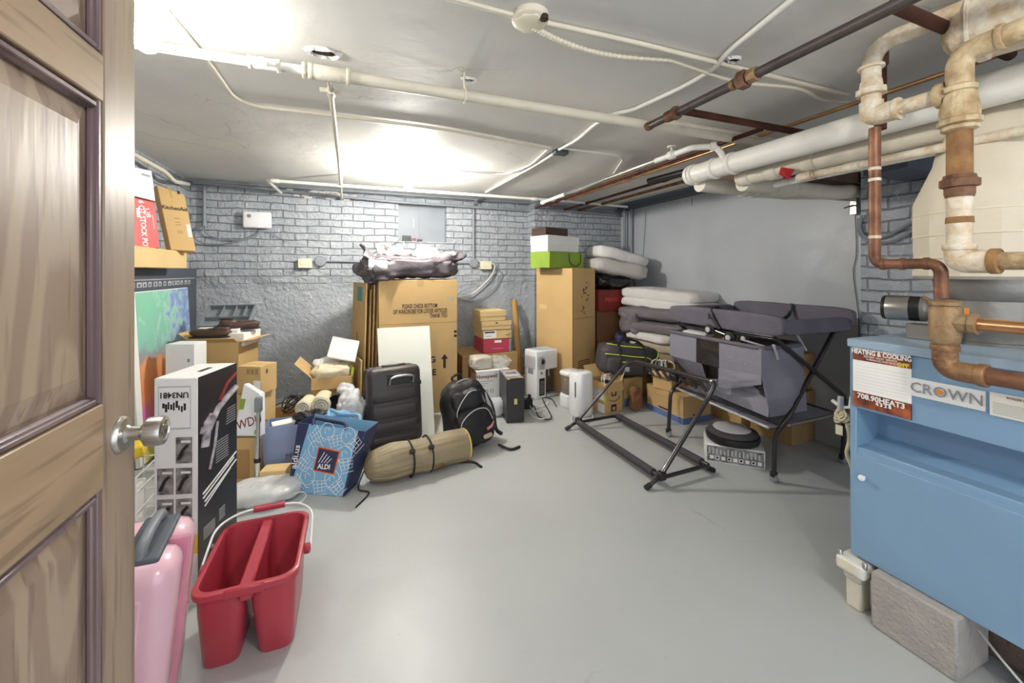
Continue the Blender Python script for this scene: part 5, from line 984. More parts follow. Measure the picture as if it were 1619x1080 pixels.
hr_ = MB().box((SW*.34, -.004, .45), (SW*.86, .004, .525), M, bev=.003).build('handle_recess', 'black', t); P = [M @ V(p) for p in ((.17, -.004, .27), (.19, -.004, .295), (.27, -.004, .295), (.29, -.004, .27), (.27, -.004, .245), (.19, -.004, .245))]; MB().tube(P, .0025, 6, closed=True).build('badge', 'steel', t)
MB().box((SW*.3, .06, SH-.004), (SW*.75, .10, SH+.012), M, bev=.005).build('top_handle', 'dark_shell', t); MB().box((-.006, .04, .2), (.004, .075, .32), M, bev=.004).build('side_handle', 'black', t); MB().box((SW-.004, .05, .42), (SW+.012, .07, .45), M, bev=.003).build('lock', 'black_gloss', t)
for x in (.05, SW-.05):
    for y in (.05, .18): MB().lathe(M @ V((x-.012, y, .028)), [(.024, 0), (.026, .004), (.026, .02), (.024, .024)], (1, 0, 0), n=16).build('wheel', 'black', t)
# rolled tent
A, B = V((.10, 2.53, .105)), V((.69, 2.655, .10)); ax = (B-A).normalized(); L_ = (B-A).length
t = thing('rolled_tent', 'tan rolled tent bag with black straps lying on the floor', 'tent bag', ((A+B)/2).xy.to_3d())
mb = MB(); mb.lathe(A, [(.02, -.045), (.05, -.03), (.078, -.005), (.094, .05), (.101, .12), (.103, .2), (.104, .3), (.104, .42), (.103, .5), (.10, L_-.02), (.098, L_)], ax, n=64); q_ = ax.to_track_quat('Z', 'Y')
bmesh.ops.subdivide_edges(mb.b, edges=mb.b.edges[:], cuts=2, use_grid_fill=True)
for v in mb.b.verts:
    d = v.co-A; al = d.dot(ax); rad = d-ax*al; k = noise.noise(V((al*7, rad.x*16, rad.z*16)))*.012+noise.noise(V((al*3, math.atan2(rad.z, rad.y)*5, 0)))*.010*max(.4, 1-al*2); v.co += rad.normalized()*k if rad.length > .01 else V((0, 0, 0)); v.co.z = max(v.co.z, .002)
mb.build('bag', 'tan_fabric', t, ang=70)
MB().lathe(B, [(.102, -.004), (.104, .0), (.100, .006)], ax, n=48).build('end_piping', 'yellow', t)
for k in (.20, .40):
    c = A+ax*(L_*k+.10); MB().tube([c+q_ @ V((.108*math.cos(a), .108*math.sin(a), 0)) for a in [2*math.pi*i/32 for i in range(32)]], .0055, 6, closed=True).build('strap', 'black_fabric', t); MB().box((-.016, -.018, -.01), (.016, .018, .01), Matrix.Translation(c+V((.01, -.085, .07))) @ Matrix.Rotation(R(-40), 4, 'X')).build('buckle', 'black', t)
MB().tube(smoothc([A-ax*.03, A+V((-.05, .02, -.04)), A+V((-.075, -.05, -.09)), A+V((-.02, -.10, -.098)), A+V((-.09, -.22, -.10))]), .004, 6).build('drawstring', 'black', t)
MB().tube(smoothc([B+V((-.12, -.06, -.07)), B+V((.03, -.07, -.094)), B+V((.07, -.16, -.095))]), .009, 6).build('loose_strap', 'black_fabric', t)
for k, s in enumerate(('TENT  BAG', )): pass
mid = A+ax*(L_*.62)
for k, (a_, ln) in enumerate(((-.35, .05), (-.5, .07), (-.65, .09), (-.85, .11))):
    c = mid+ax*.03+V((0, -.108*math.cos(a_), .108*math.sin(a_))); MB().tube([c-ax*ln/2, c+ax*ln/2], .0025, 5).build('faded_print', 'ink_soft', t)
# backpack
c = V((.80, 2.86, 0)); t = thing('backpack', 'black backpack with many zips slumped beside the tent bag', 'backpack', c); M = Matrix.Translation(c) @ Matrix.Rotation(R(14), 4, 'Z') @ Matrix.Rotation(R(-10), 4, 'X') @ Matrix.Rotation(R(-7), 4, 'Y'); M3 = M.to_3x3().to_4x4()
def bb(o, s, e, m, nm, sd, amp=.012, e2=None): mb = MB(); mb.blob(M @ V(o), s, M3, e=e, e2=e2, amp=amp, ns=11, seed=sd, nu=48, nv=30); mb.build(nm, m, t, ang=70)
bb((0, .02, .235), (.34, .24, .46), .62, 'black_fabric', 'main_body', 1); bb((.0, -.09, .15), (.29, .14, .27), .6, 'black_fabric', 'front_pocket', 4); bb((-.01, -.07, .33), (.25, .12, .15), .6, 'black_fabric', 'upper_pocket', 5); bb((.15, .0, .14), (.10, .16, .22), .7, 'charcoal', 'side_pocket', 6)
for nm, P in (('zip', [(-.13, -.10, .20), (-.12, -.13, .30), (-.02, -.14, .39), (.08, -.11, .37), (.12, -.09, .28)]), ('zip', [(-.14, -.13, .12), (-.12, -.165, .22), (-.02, -.175, .27), (.08, -.165, .25), (.13, -.14, .16)]), ('zip', [(-.16, .0, .18), (-.15, .0, .34), (-.06, -.02, .45), (.06, -.02, .46), (.14, .0, .36), (.16, .0, .2)])): MB().tube(smoothc([M @ V(p) for p in P]), .0035, 6).build(nm, 'grey_light', t)
MB().tube(smoothc([M @ V(p) for p in ((-.02, .06, .44), (-.03, .06, .49), (.03, .06, .50), (.05, .06, .45))]), .009, 8).build('top_loop', 'black_fabric', t)
for s in (1,): MB().tube(smoothc([M @ V(p) for p in ((.10, .08, .43), (.17, .02, .36), (.20, -.04, .22), (.19, -.05, .06), (.20, -.10, .02))]), .014, 8).build('shoulder_strap', 'black_fabric', t); MB().tube(smoothc([V((.95, 2.72, .03)), V((1.02, 2.66, .012)), V((1.10, 2.68, .01))]), .009, 6).build('loose_strap', 'black_fabric', t)
MB().tube([M @ V(p) for p in ((.06, -.155, .11), (.10, -.15, .12), (.13, -.13, .14))], .010, 8).build('reflective_patch', 'pink_small', t); MB().blob(M @ V((.05, -.165, .07)), (.07, .02, .03), M3).build('logo_patch', 'blanket_beige', t); MB().tube([M @ V((.165, -.03, .33)), M @ V((.19, -.05, .16))], .011, 8).build('trekking_tube', 'grey_light', t)
# ================================================================ middle: cartons behind the backpack
t = carton('carton', 'brown carton behind the Honeywell one, carrying the shoeboxes', 'box', (731, 640, 0), 0, 720, 818, 0, 563, 'card_dark', L=.45); bz_ = t.zt; by_ = t.p.y; bx_ = t.p.x; t.o['label'] = 'brown carton by the wall carrying the stack of shoeboxes'
def px_at(px, y): return pt(px, 400, y=y).x
def stackbox(x0, x1, y0, dp, z, h, m, name, lab, lid=None, group=None):
    X0, X1 = px_at(x0, y0), px_at(x1, y0); t = bfr((X0, y0, z), (X1, y0+dp, z+h-.002), m, name, lab, 'box', group)
    if lid: MB().box((X0-.004, y0-.004, z+h-lid), (X1+.004, y0+dp+.004, z+h), bev=.002).build('lid', m, t)
    return t
ys_ = by_+.02
t = stackbox(764, 808, ys_, .32, bz_+.002, .135, 'pink_red', 'shoe_box', 'crimson shoebox at the bottom of the shoebox stack'); fdec(t, 'R', .4, .74, .65, .92, 'white_paper', 'label_panel'); fdec(t, 'R', .3, .3, .7, .34, 'pink_small', 'small_print'); fdec(t, 'R', .93, .02, 1, .98, 'grey_mid', 'edge_strip')
z = bz_+.139; t = stackbox(764, 809, ys_-.0, .32, z, .088, 'card_pale', 'shoe_box', 'tan shoebox with a white label and black printing above the crimson one'); fdec(t, 'R', .02, .1, .45, .92, 'white_paper', 'label_panel'); fdec(t, 'R', .05, .68, .4, .85, 'ink', 'black_printing', .001); fdec(t, 'R', .1, .3, .3, .36, 'grey_mid', 'small_print', .001); stroke(t, 'R', [(.78, .45), (.84, .35), (.95, .55)], .003, 'ink_soft', 'swoosh_mark')
z += .09; t = stackbox(762, 808, ys_-.005, .33, z, .085, 'card_pale', 'shoe_box', 'tan lidded shoebox with a small dark heart mark, second from the top', lid=.045); fdec(t, 'R', .46, .72, .53, .86, 'ink', 'heart_mark', .005)
z += .087; t = stackbox(760, 799, ys_-.01, .26, z, .10, 'card_pale', 'shoe_box', 'plain tan lidded box on top of the shoebox stack', lid=.055)
hx = pt(752, 652, z=0); t = bfr((hx.x, hx.y-.02, 0), (hx.x+.32, hx.y+.27, .366), 'white', 'heater_carton', 'white carton with a red brand name behind the small white bag', 'box')
fdec(t, 'L', 0, 0, 1, 1, 'card_brown', 'brown_side'); ftext(t, 'R', .31, .86, .045, 'Honeywell', 'red_dark', bold=.0012)
for k, w_ in enumerate((.45, .30, .2)): fdec(t, 'R', .06, .74-k*.05, .06+w_, .75-k*.05, 'grey_mid', 'small_print')
for k in range(3): fdec(t, 'R', .08+k*.16, .46, .18+k*.16, .54, 'grey_mid', 'symbol_frame'); fdec(t, 'R', .10+k*.16, .475, .16+k*.16, .525, 'ink' if k == 0 else 'white', 'symbol', .001)
a = pt(758, 580, d=3.72); soft('bubble_wrap', 'pack wrapped in bubble film on the white Honeywell carton', 'package', (hx.x+.075, hx.y+.10, .425), (.20, .18, .12), 'bubble', amp=.012, ns=30, seed=3, e=.5); list(C.objects)[-1]['label'] = 'pack wrapped in bubble film lying on the white carton with red lettering'
soft('clear_bag', 'clear plastic bag lying beside the bubble wrapped pack', 'bag', (hx.x+.26, hx.y+.12, .41), (.24, .2, .10), 'plastic_clear', amp=.03, ns=14, seed=6, e=.7)
soft('small_bag', 'small white cloth bag slumped on the floor before the heater carton', 'bag', (1.13, 3.36, .075), (.24, .13, .16), 'plastic_bag', amp=.025, ns=12, seed=16, e=.7)
t = thing('spray_bottle', 'small clear bottle standing between backpack and white carton', 'bottle', (1.0, 3.36, 0)); MB().lathe((1.0, 3.36, 0), [(.02, 0), (.024, .01), (.024, .12), (.010, .15)], n=16).build('bottle', 'smoke_plastic', t); MB().lathe((1.0, 3.36, .15), [(.012, 0), (.012, .03)], n=12).build('cap', 'white', t)
a = V((pt(823, 600, y=4.05).x, 4.05, 0)); b_ = pt(813, 475, y=4.50); t = thing('cardboard_tube', 'long brown cardboard tube leaning against the back wall', 'tube', a); MB().tube([a+V((0, 0, .01)), b_], .034, 22).build('tube', 'tube_card', t); MB().tube([b_-(b_-a).normalized()*.005, b_+(b_-a).normalized()*.003], .031, 22).build('end_cap', 'card_pale', t)
t = carton('record_case', 'thin black upright case with magazines printed on its top', 'case', (801, 670, 0), -9, 792, 829, 0, 600, 'black_gloss', tape=False, L=.34); t.o['label'] = 'tall thin black case standing alone on the floor, bright magazines on its top'
fdec(t, 'R', .42, .42, .6, .55, 'yellow', 'yellow_label'); fdec(t, 'R', .46, .44, .56, .53, 'beige', 'label_field', .001); fdec(t, 'L', .1, .02, .95, .98, 'photo_purple', 'side_print')
for k in range(3): P = t.zt+.004+k*.004; h_ = Matrix.Translation(t.p) @ Matrix.Rotation(R(-9), 4, 'Z'); mg = thing('magazine', ('glossy magazine lying lowest on the black case', 'middle magazine on the black case', 'small red and white leaflet uppermost on the black case')[k], 'magazine', t.p+V((.07, .17, P-.003-t.p.z))); MB().box((.0+.012*k, .01+.06*k, P-.003-t.p.z), (t.W-.004-.012*k, .31-.05*k, P+.0005-t.p.z), h_, bev=0).build('cover', ('magazine', 'blue_lid', 'magazine')[k], mg, smooth=False)
# white machine
t = frame('water_dispenser', 'white countertop machine with a round dial and overhanging head', 'appliance', (848, 632, 0), 14, 829, 882, 0, 556); dims(t); h = Matrix.Translation(t.p) @ Matrix.Rotation(R(14), 4, 'Z'); W, L, Hh = t.W, t.L, t.H
L = t.L = min(t.L, .34); MB().box((0, 0, 0), (W*.45, L, Hh*.9), h, bev=.012).build('column', 'white_gloss', t); MB().box((0, 0, Hh*.58), (W, L, Hh), h, bev=.014).build('head', 'white_gloss', t); MB().box((W*.4, L*.3, .0), (W*.98, L, Hh*.6), h, bev=.006).build('back_panel', 'steel_black', t)
MB().lathe(h @ V((W*.28, -.001, Hh*.76)), [(.036, 0), (.036, .006), (.028, .010), (.024, .006)], h.to_3x3() @ V((0, -1, 0)), n=24).build('dial', 'steel', t); dl = T(list(C.objects)[-1], t.M); MB().lathe(h @ V((W*.28, -.007, Hh*.76)), [(.021, 0), (.020, .004)], h.to_3x3() @ V((0, -1, 0)), n=20).build('dial_window', 'brown_leather', dl)
fdec(t, 'R', .13, .06, .38, .42, 'black', 'spec_label'); [fdec(t, 'R', .16, .1+.04*k, .35, .11+.04*k, 'grey_light', 'small_print', .001) for k in range(7)]; fdec(t, 'T', .2, .15, .85, .8, 'blue_lid', 'top_window', .004); fdec(t, 'R', .2, .51, .27, .55, 'slate', 'button')
MB().tube([h @ V((W*.7, L*.25, Hh*.55)), h @ V((W*.7, L*.25, Hh*.42))], .014, 12).build('nozzle', 'steel', t); MB().box((W*.45, -.03, 0), (W*.95, L*.5, .03), h, bev=.008).build('drip_tray', 'grey_mid', t); fdec(t, 'L', .3, .5, .75, .62, 'grey_mid', 'side_grip')
t = thing('food_dispenser', 'smoky clear container with white lid and base beside the humidifier', 'container', (1.895, 3.36, 0)); M = Matrix.Rotation(R(10), 4, 'Z')
def rbx(t, c, w, l, r, z0, z1, m, nm, rz=10, k=.97):
    def tr(s): return [Matrix.Translation((c[0], c[1], 0)) @ Matrix.Rotation(R(rz), 4, 'Z') @ p for p in s]
    e = min(.012, (z1-z0)*.3); loft([tr(rr(0, 0, w*.93, l*.93, r, z0)), tr(rr(0, 0, w, l, r, z0+e)), tr(rr(0, 0, w*k, l*k, r, z1-e)), tr(rr(0, 0, w*k*.9, l*k*.9, r*.9, z1))]).build(nm, m, t, ang=50)
rbx(t, (1.895, 3.36), .19, .17, .05, 0, .12, 'white_gloss', 'base'); rbx(t, (1.895, 3.36), .165, .15, .045, .12, .30, 'smoke_plastic', 'container'); rbx(t, (1.895, 3.36), .19, .17, .05, .29, .33, 'white_gloss', 'lid')
t = thing('humidifier', 'plain white rounded upright humidifier on the floor', 'humidifier', (1.865, 3.13, 0)); rbx(t, (1.865, 3.13), .195, .17, .06, 0, .372, 'white_gloss', 'body', 12, .98); MB().box((-.03, -.02, .365), (.03, .0, .378), Matrix.Translation((1.865, 3.15, 0)), bev=.004).build('spout', 'grey_light', t); MB().box((-.1, -.04, .17), (-.096, -.03, .30), Matrix.Translation((1.865, 3.13, 0)) @ Matrix.Rotation(R(12), 4, 'Z')).build('level_window', 'slate', t)
random.seed(9)
for k, (m, lab) in enumerate((('cable_white', 'tangle of white cords on the floor by the white machine'), ('cable_black', 'black cord trailing over the floor by the white machine'))):
    P = [fl0(*q)+V((0, 0, .006+.012*(i % 3))) for i, q in enumerate(((806, 655), (830, 640), (845, 655), (862, 648), (870, 660), (852, 668), (838, 652), (866, 640)) if k == 0 else ((800, 664), (818, 655), (842, 646), (852, 660), (872, 664), (858, 636), (872, 632), (880, 646)))]
    wire('floor_cable', lab, 'cord', P, .005, m)
t = thing('power_adapter', 'black power adapter block on the floor beside the record case', 'adapter', tuple(fl0(836, 645))); c = fl0(836, 645); MB().box(c+V((-.05, -.03, 0)), c+V((.03, .03, .09)), bev=.006).build('block', 'black', t); MB().box(c+V((-.01, -.035, .09)), c+V((.01, .0, .13)), bev=.004).build('plug', 'black', t)
t.o['label'] = 'black power adapter block on the floor at the left foot of the white machine'
wire('floor_cable', 'white cord curling at the foot of the humidifier', 'cord', [fl0(905, 658)+V((0, 0, .01)), fl0(905, 668)+V((0, 0, .008)), fl0(915, 676)+V((0, 0, .008)), fl0(930, 668)+V((0, 0, .008)), fl0(938, 660)+V((0, 0, .008)), fl0(928, 652)+V((0, 0, .008))], .005, 'cable_white')
# tall tan carton and its load
tt = carton('tall_carton', 'very tall tan carton with dark handwritten marks, green bag on top', 'box', (905, 628, 0), 20, 848, 941, 0, 424, 'card', tape=False)
fdec(tt, 'R', .0, .0, .05, 1, 'tape', 'tape'); fdec(tt, 'R', .08, .60, .95, .606, 'card_inner', 'fold_line'); fdec(tt, 'R', .25, .13, .72, .27, 'ink_soft', 'barcode_frame'); 
for k in range(8): fdec(tt, 'R', .27, .14+.016*k, .70, .148+.016*k, 'card', 'barcode_gap', .0010)
random.seed(33)
for (u0, v0, s) in ((.42, .80, .9), (.66, .86, .6), (.45, .66, 1.0), (.62, .76, .5)):
    for k in range(7): a, b_ = u0+random.uniform(-.12, .14)*s, v0+random.uniform(-.05, .05)*s; c_, d_ = a+random.uniform(-.1, .16)*s, b_+random.uniform(-.02, .03)*s; stroke(tt, 'R', [(a, b_), (c_, d_)], .0028, 'ink', 'brush_mark')
fdec(tt, 'L', .1, .66, .3, .70, 'card_pale', 'worn_patch'); fdec(tt, 'L', .0, .97, .5, .99, 'tape', 'tape')
tg = frame('green_bag', 'bright green paper shopping bag lying on the tall tan carton', 'bag', (869, 425, 104.10), 20, 837, 922, tt.zt+.002, None or tt.zt+.17, L=.28); h = Matrix.Translation(tg.p) @ Matrix.Rotation(R(20), 4, 'Z'); W, L, Hh = tg.W, tg.L, tg.H
mb = MB(); mb.box((0, 0, 0), (W, L, .004), h); mb.box((0, 0, Hh-.004), (W, L, Hh), h); mb.box((0, 0, 0), (W, .004, Hh), h); mb.box((0, L-.004, 0), (W, L, Hh), h); mb.box((0, 0, 0), (.004, L, Hh), h); mb.build('bag_body', 'green', tg)
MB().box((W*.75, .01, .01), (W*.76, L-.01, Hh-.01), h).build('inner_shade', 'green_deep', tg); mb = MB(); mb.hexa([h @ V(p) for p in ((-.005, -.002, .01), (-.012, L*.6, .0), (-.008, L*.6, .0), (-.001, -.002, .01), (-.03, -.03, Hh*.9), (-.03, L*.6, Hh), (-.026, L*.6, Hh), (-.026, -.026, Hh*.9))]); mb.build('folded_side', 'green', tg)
MB().tube(smoothc([h @ V(p) for p in ((W*.55, -.006, Hh*.92), (W*.56, -.012, Hh*.4), (W*.72, -.014, Hh*.12), (W*.88, -.012, Hh*.35), (W*.9, -.006, Hh*.9))]), .004, 6).build('cord_handle', 'ink', tg)
z1 = tg.zt+.002
t = carton('shoe_box', 'white lidded shoebox stacked on the green bag', 'box', (866, 400, 104.16), 18, 843, 915, z1, z1+.165, 'white', tape=False, lid=(.085, 'white'), L=.26); z2 = z1+.170; t2 = t
t = carton('shoe_box', 'dark brown shoebox lid topmost on the pile over the green bag', 'box', (863, 372, 104.2), 18, 838, 898, z2, z2+.085, 'brown_leather', tape=False, L=.22)
# stack behind it: brown carton, red carton, black cushion
t = bfr((2.43, 3.74, 0), (2.76, 4.10, .83), 'card_brown', 'carton', 'tall brown carton in the shade right of the tall tan one', 'box'); ftext(t, 'R', .62, .86, .03, 'this side up', 'ink', bold=.0005) if 0 else None
t = bfr((2.42, 3.70, .833), (2.74, 4.05, 1.06), 'red_dark', 'red_carton', 'dark red carton with faint lettering under the black cushion', 'box'); ftext(t, 'R', .62, .52, .06, 'PERFECT', 'red_box', bold=.001)
soft('cushion', 'shiny black cushion squeezed above the dark red carton', 'cushion', (2.63, 3.86, 1.145), (.46, .42, .17), 'black_gloss', amp=.03, ns=8, seed=3, e=.6)
soft('pillow', 'grey and white pillow, lower of two beside the green bag', 'pillow', (2.70, 3.80, 1.285), (.62, .46, .17), 'pillow_grey', rz=-10, ry=10, amp=.02, ns=7, seed=1, e=.5, e2=.35)
soft('pillow', 'white puffy pillow, upper of two beside the green bag', 'pillow', (2.76, 3.86, 1.415), (.62, .44, .15), 'quilt_white', rz=-8, ry=14, amp=.02, ns=7, seed=5, e=.45, e2=.35)
# folded quilts along the right wall
bfr((2.74, 2.98, 0), (3.17, 3.66, .40), 'card_dark', 'carton', 'brown carton under the folded blankets by the right wall', 'box')
def folded(name, lab, c, s, m, rz, layers, seed, rx=0, amp=.018):
    t = thing(name, lab, 'blanket', (c[0], c[1], c[2]-s[2]/2)); h_ = s[2]/layers; M = rotbox(c, s, rz, rx, 0)
    for k in range(layers): mb = MB(); mb.blob((0, 0, 0), (s[0]*random.uniform(.96, 1), s[1]*random.uniform(.96, 1), h_*1.06), e=.5, e2=.25, amp=amp, ns=7, seed=seed+k*3, nu=64, nv=24); mb.b.transform(M @ Matrix.Translation((0, 0, -s[2]/2+h_*(k+.5)))); mb.build('fold', m, t, ang=70)
    return t
random.seed(4)
folded('folded_blanket', 'brown folded blanket at the bottom of the pile by the right wall', (2.86, 3.20, .45), (.50, .62, .10), 'blanket_brown', 8, 1, 1); folded('folded_blanket', 'beige folded blanket above the brown one', (2.86, 3.20, .535), (.50, .60, .10), 'blanket_beige', 8, 1, 4); folded('folded_blanket', 'white folded blanket between the beige and the dark grey one', (2.82, 3.22, .62), (.46, .58, .09), 'quilt_white', 5, 1, 7)
t = folded('folded_comforter', 'dark grey puffy comforter bunched under the white ones', (2.88, 3.22, .775), (.54, .86, .26), 'quilt_grey', 12, 2, 11, amp=.04); MB().blob((2.66, 3.42, .74), (.22, .30, .24), amp=.05, ns=9, seed=3, nu=48, nv=30).build('bunched_end', 'quilt_grey', t, ang=70)
folded('folded_comforter', 'white comforter, lower of the two folded over the grey one', (2.94, 3.25, .93), (.46, .98, .11), 'quilt_white', 10, 1, 15, 2); folded('folded_comforter', 'white comforter, upper and puffier one along the right wall', (2.95, 3.28, 1.02), (.44, .96, .12), 'quilt_white', 10, 1, 19, 2)
# sneaker-like blue bag and the sports duffel
shoe((2.50, 3.42, .52), 250, 'dark blue sneaker with white trim behind the sports duffel', 'navy', 1.0, 20)
bfr((2.32, 3.37, 0), (2.52, 3.60, .27), 'card', 'carton', 'small tan carton under the sports duffel', 'box')
bx2 = carton('banded_carton', 'tan carton with a blue band between the parcel carton and the file box', 'box', (987, 644, 0), 8, 975, 1016, 0, .262, 'card', tape=False, L=.2); fdec(bx2, 'R', 0, 0, 1, .3, 'blue_band', 'blue_band')
c = fl0(1003, 648); soft('paper_bag', 'crumpled brown paper bag in front of the blue banded carton', 'bag', (c.x, c.y-.02, .11), (.13, .08, .22), 'card_brown', amp=.02, ns=12, seed=3, e=.6)
c = V((2.42, 3.20, .42)); t = thing('sports_duffel', 'charcoal sports duffel with lime green zips and a carry strap', 'duffel bag', (c.x, c.y, .27)); M = Matrix.Translation(c) @ Matrix.Rotation(R(-14), 4, 'Z') @ Matrix.Rotation(R(6), 4, 'Y'); M3 = M.to_3x3().to_4x4()
bb((0, .03, 0), (.58, .28, .29), .42, 'charcoal_bag', 'main_body', 2, .01); bb((-.05, -.11, -.035), (.40, .08, .17), .5, 'charcoal_bag', 'front_pocket', 7, .008); bb((.27, .03, -.01), (.08, .24, .20), .6, 'black_fabric', 'end_pocket', 9, .008)
for P in ([(-.26, -.08, .05), (-.24, -.125, .06), (0, -.14, .055), (.14, -.13, .05), (.20, -.11, -.02), (.2, -.11, -.12)], [(-.24, -.03, .14), (-.1, -.08, .135), (.10, -.08, .135), (.27, .0, .11)], [(-.12, -.155, .0), (-.05, -.158, .005), (.1, -.15, .0)], [(.27, .12, .11), (.25, -.08, .10), (.22, -.10, .0), (.22, -.10, -.12)]): MB().tube(smoothc([M @ V(p) for p in P]), .0055, 6).build('lime_zip', 'lime', t)
for x in (-.14, .10): MB().tube(smoothc([M @ V(p) for p in ((x, -.135, -.1), (x, -.14, .03), (x, -.07, .145), (x, .04, .155), (x, .13, .12))]), .013, 6).build('web_strap', 'black', t)
MB().tube(smoothc([M @ V(p) for p in ((-.14, -.05, .145), (-.08, -.04, .19), (.05, -.04, .185), (.10, -.05, .145))]), .010, 8).build('carry_handle', 'black', t); MB().box((-.09, -.160, -.08), (-.05, -.150, -.04), M).build('logo_patch', 'grey_light', t)
# online parcel carton
ta = open_carton('parcel_carton', 'open parcel carton with a printed smile, full of cords', 'box', (959, 656, 0), 12, 929, 984, 0, 607, 'card', flaps=((3, 25, .13), (2, 30, .12), (1, 165, .06), (0, 170, .08)))
fdec(ta, 'L', .12, .42, .85, .85, 'white_paper', 'address_label'); fdec(ta, 'L', .55, .02, .9, .3, 'white_paper', 'address_label'); [fdec(ta, 'L', .16, .48+.07*k, .6, .50+.07*k, 'grey_mid', 'small_print', .001) for k in range(5)]; fdec(ta, 'L', .85, .35, .93, .6, 'lime', 'green_sticker')
fdec(ta, 'R', .30, .55, .62, .8, 'ink', 'black_mark'); fdec(ta, 'R', .28, .06, .62, .28, 'ink', 'black_mark'); fdec(ta, 'R', .36, .1, .54, .2, 'card', 'mark_detail', .001); fdec(ta, 'R', .36, .6, .54, .75, 'card', 'mark_detail', .001)
O, ex, ey, W_, H_ = ta.F['R']; n_ = ex.cross(ey); MB().tube(smoothc([O+ex*W_*u+ey*H_*v+n_*.002 for u, v in ((.15, .46), (.4, .385), (.65, .40), (.82, .50))]), .003, 6).build('smile_print', 'ink', ta)
ca = ta.p+ta.ex*ta.W/2+ta.ey*ta.L/2; mb = MB()
for k in range(4): mb.tube([V((ca.x+.02, ca.y, ta.zt-.02))+V((.05*math.cos(a), .04*math.sin(a+k), .05*math.sin(a)+.01*k)) for a in [2*math.pi*i/18 for i in range(18)]], .004, 6, closed=True)
mb.build('cable_coil', 'cable_white', None, 'coil of white cord standing up in the parcel carton', 'cable'); soft('cable_coil', 'dark cords packed in the back of the parcel carton', 'cable', (ca.x-.01, ca.y+.0, ta.zt-.045), (ta.W*.8, ta.L*.6, .05), 'black_fabric', rz=12, amp=.02, ns=20, seed=4)
# file boxes
tf = carton('file_box', 'tan file storage box with a blue band and slotted handle', 'box', (1080, 672, 0), 0, 1016, 1124, 0, .225, 'card', tape=False, lid=(.055, 'card'), L=.44); tf.o['label'] = 'tan lidded file box with a blue bottom band and black handle slots'
for f_ in 'RL': fdec(tf, f_, 0, 0, 1, .22, 'blue_band', 'blue_band'); a = .38 if f_ == 'L' else .3; O, ex, ey, W_, H_ = tf.F[f_]; n_ = ex.cross(ey); fdec(tf, f_, .35, .27, .68, .33, 'ink', 'handle_slot', .001)
fdec(tf, 'T', .1, .3, .5, .34, 'card_inner', 'fold_line')
zf_ = tf.zt+.006; t = frame('carton', 'small tan carton lying on the lidded file box', 'box', (1062, 620, zf_), 12, 1032, 1076, zf_, zf_+.13); h = Matrix.Translation(t.p) @ Matrix.Rotation(R(12), 4, 'Z'); MB().box((0, 0, 0), (t.W, min(t.L, .26), t.H), h, bev=.003).build('body', 'card', t); MB().box((.0, .0, t.H), (t.W*.5, .2, t.H+.003), h @ Matrix.Rotation(R(-20), 4, 'Y')).build('flap', 'card', t)
mb = MB(); random.seed(8)
for k in range(6):
    c = V((2.60+random.uniform(-.04, .06), 2.98+random.uniform(-.05, .05), .40)); a0 = random.uniform(0, 3)
    mb.tube([c+V((.07*math.cos(a)*math.cos(a0), .07*math.cos(a)*math.sin(a0), .045*math.sin(a))) for a in [2*math.pi*i/16 for i in range(16)]], .005, 6, closed=True)
mb.build('cord_tangle', 'cable_white', None, 'heap of pale cords on the small carton beside the changing table', 'cord')
# cartons behind the changing table
t = carton('carton', 'large brown carton at the bottom behind the changing table legs', 'box', (1252, 706, 0), 3, 1186, 1291, 0, 624, 'card_dark'); za_ = t.zt+.002; fdec(t, 'R', .4, .35, .8, .38, 'card_inner', 'fold_line')
t = carton('carton', 'middle brown carton with a printed smile behind the changing table', 'box', (1247, 622, za_), 3, 1215, 1288, za_, za_+.165, 'card_dark', L=.4); O, ex, ey, W_, H_ = t.F['R']; n_ = ex.cross(ey); MB().tube(smoothc([O+ex*W_*u+ey*H_*v+n_*.002 for u, v in ((.2, .5), (.4, .38), (.65, .4), (.82, .52))]), .003, 6).build('smile_print', 'ink', t); zb2 = za_+.167; stroke(t, 'L', [(.7, .75), (.9, .75), (.9, .4)], .003, 'ink', 'symbol')
t = carton('carton', 'lidded brown carton on top behind the changing table', 'box', (1245, 588, zb2), 3, 1222, 1289, zb2, zb2+.105, 'card_dark', lid=(.05, 'card_dark'), L=.34, tape=False)
t = carton('carton', 'tan carton with a yellow label under the changing table shelf', 'box', (1172, 676, 0), -4, 1125, 1222, 0, .26, 'card', L=.3, W=.24); fdec(t, 'T', .3, .02, .95, .25, 'yellow', 'yellow_label', .001)
# printed appliance carton with a round pad on it
tp = carton('appliance_carton', 'low white carton with a black printed side holding a round grey robot', 'box', (1115, 728, 0), -44, 1104, 1210, 0, .112, 'white', tape=False, L=.24); tp.o['label'] = 'low white carton with a black printed front standing under the changing table'
fdec(tp, 'R', .03, .06, .98, .94, 'photo_dark', 'black_front'); fdec(tp, 'R', .0, .0, .03, 1, 'white', 'edge_strip')
random.seed(6)
for k in range(9): u = .08+k*.1; fdec(tp, 'R', u, .18, u+.065, .38, 'white', 'symbol', .001); fdec(tp, 'R', u+.01, .22, u+.05, .34, 'ink', 'symbol_mark', .0014) if k % 2 else None
for k in range(14): u = .06+k*.064; fdec(tp, 'R', u, .48, u+.03, random.uniform(.7, .9), 'grey_light', 'printed_words', .001)
c = tp.p+tp.ex*tp.W*.5+tp.ey*.12; t = thing('robot_vacuum', 'round black and grey disc shaped robot lying on the printed carton', 'robot vacuum', (c.x, c.y, tp.zt+.004)); z = tp.zt+.004
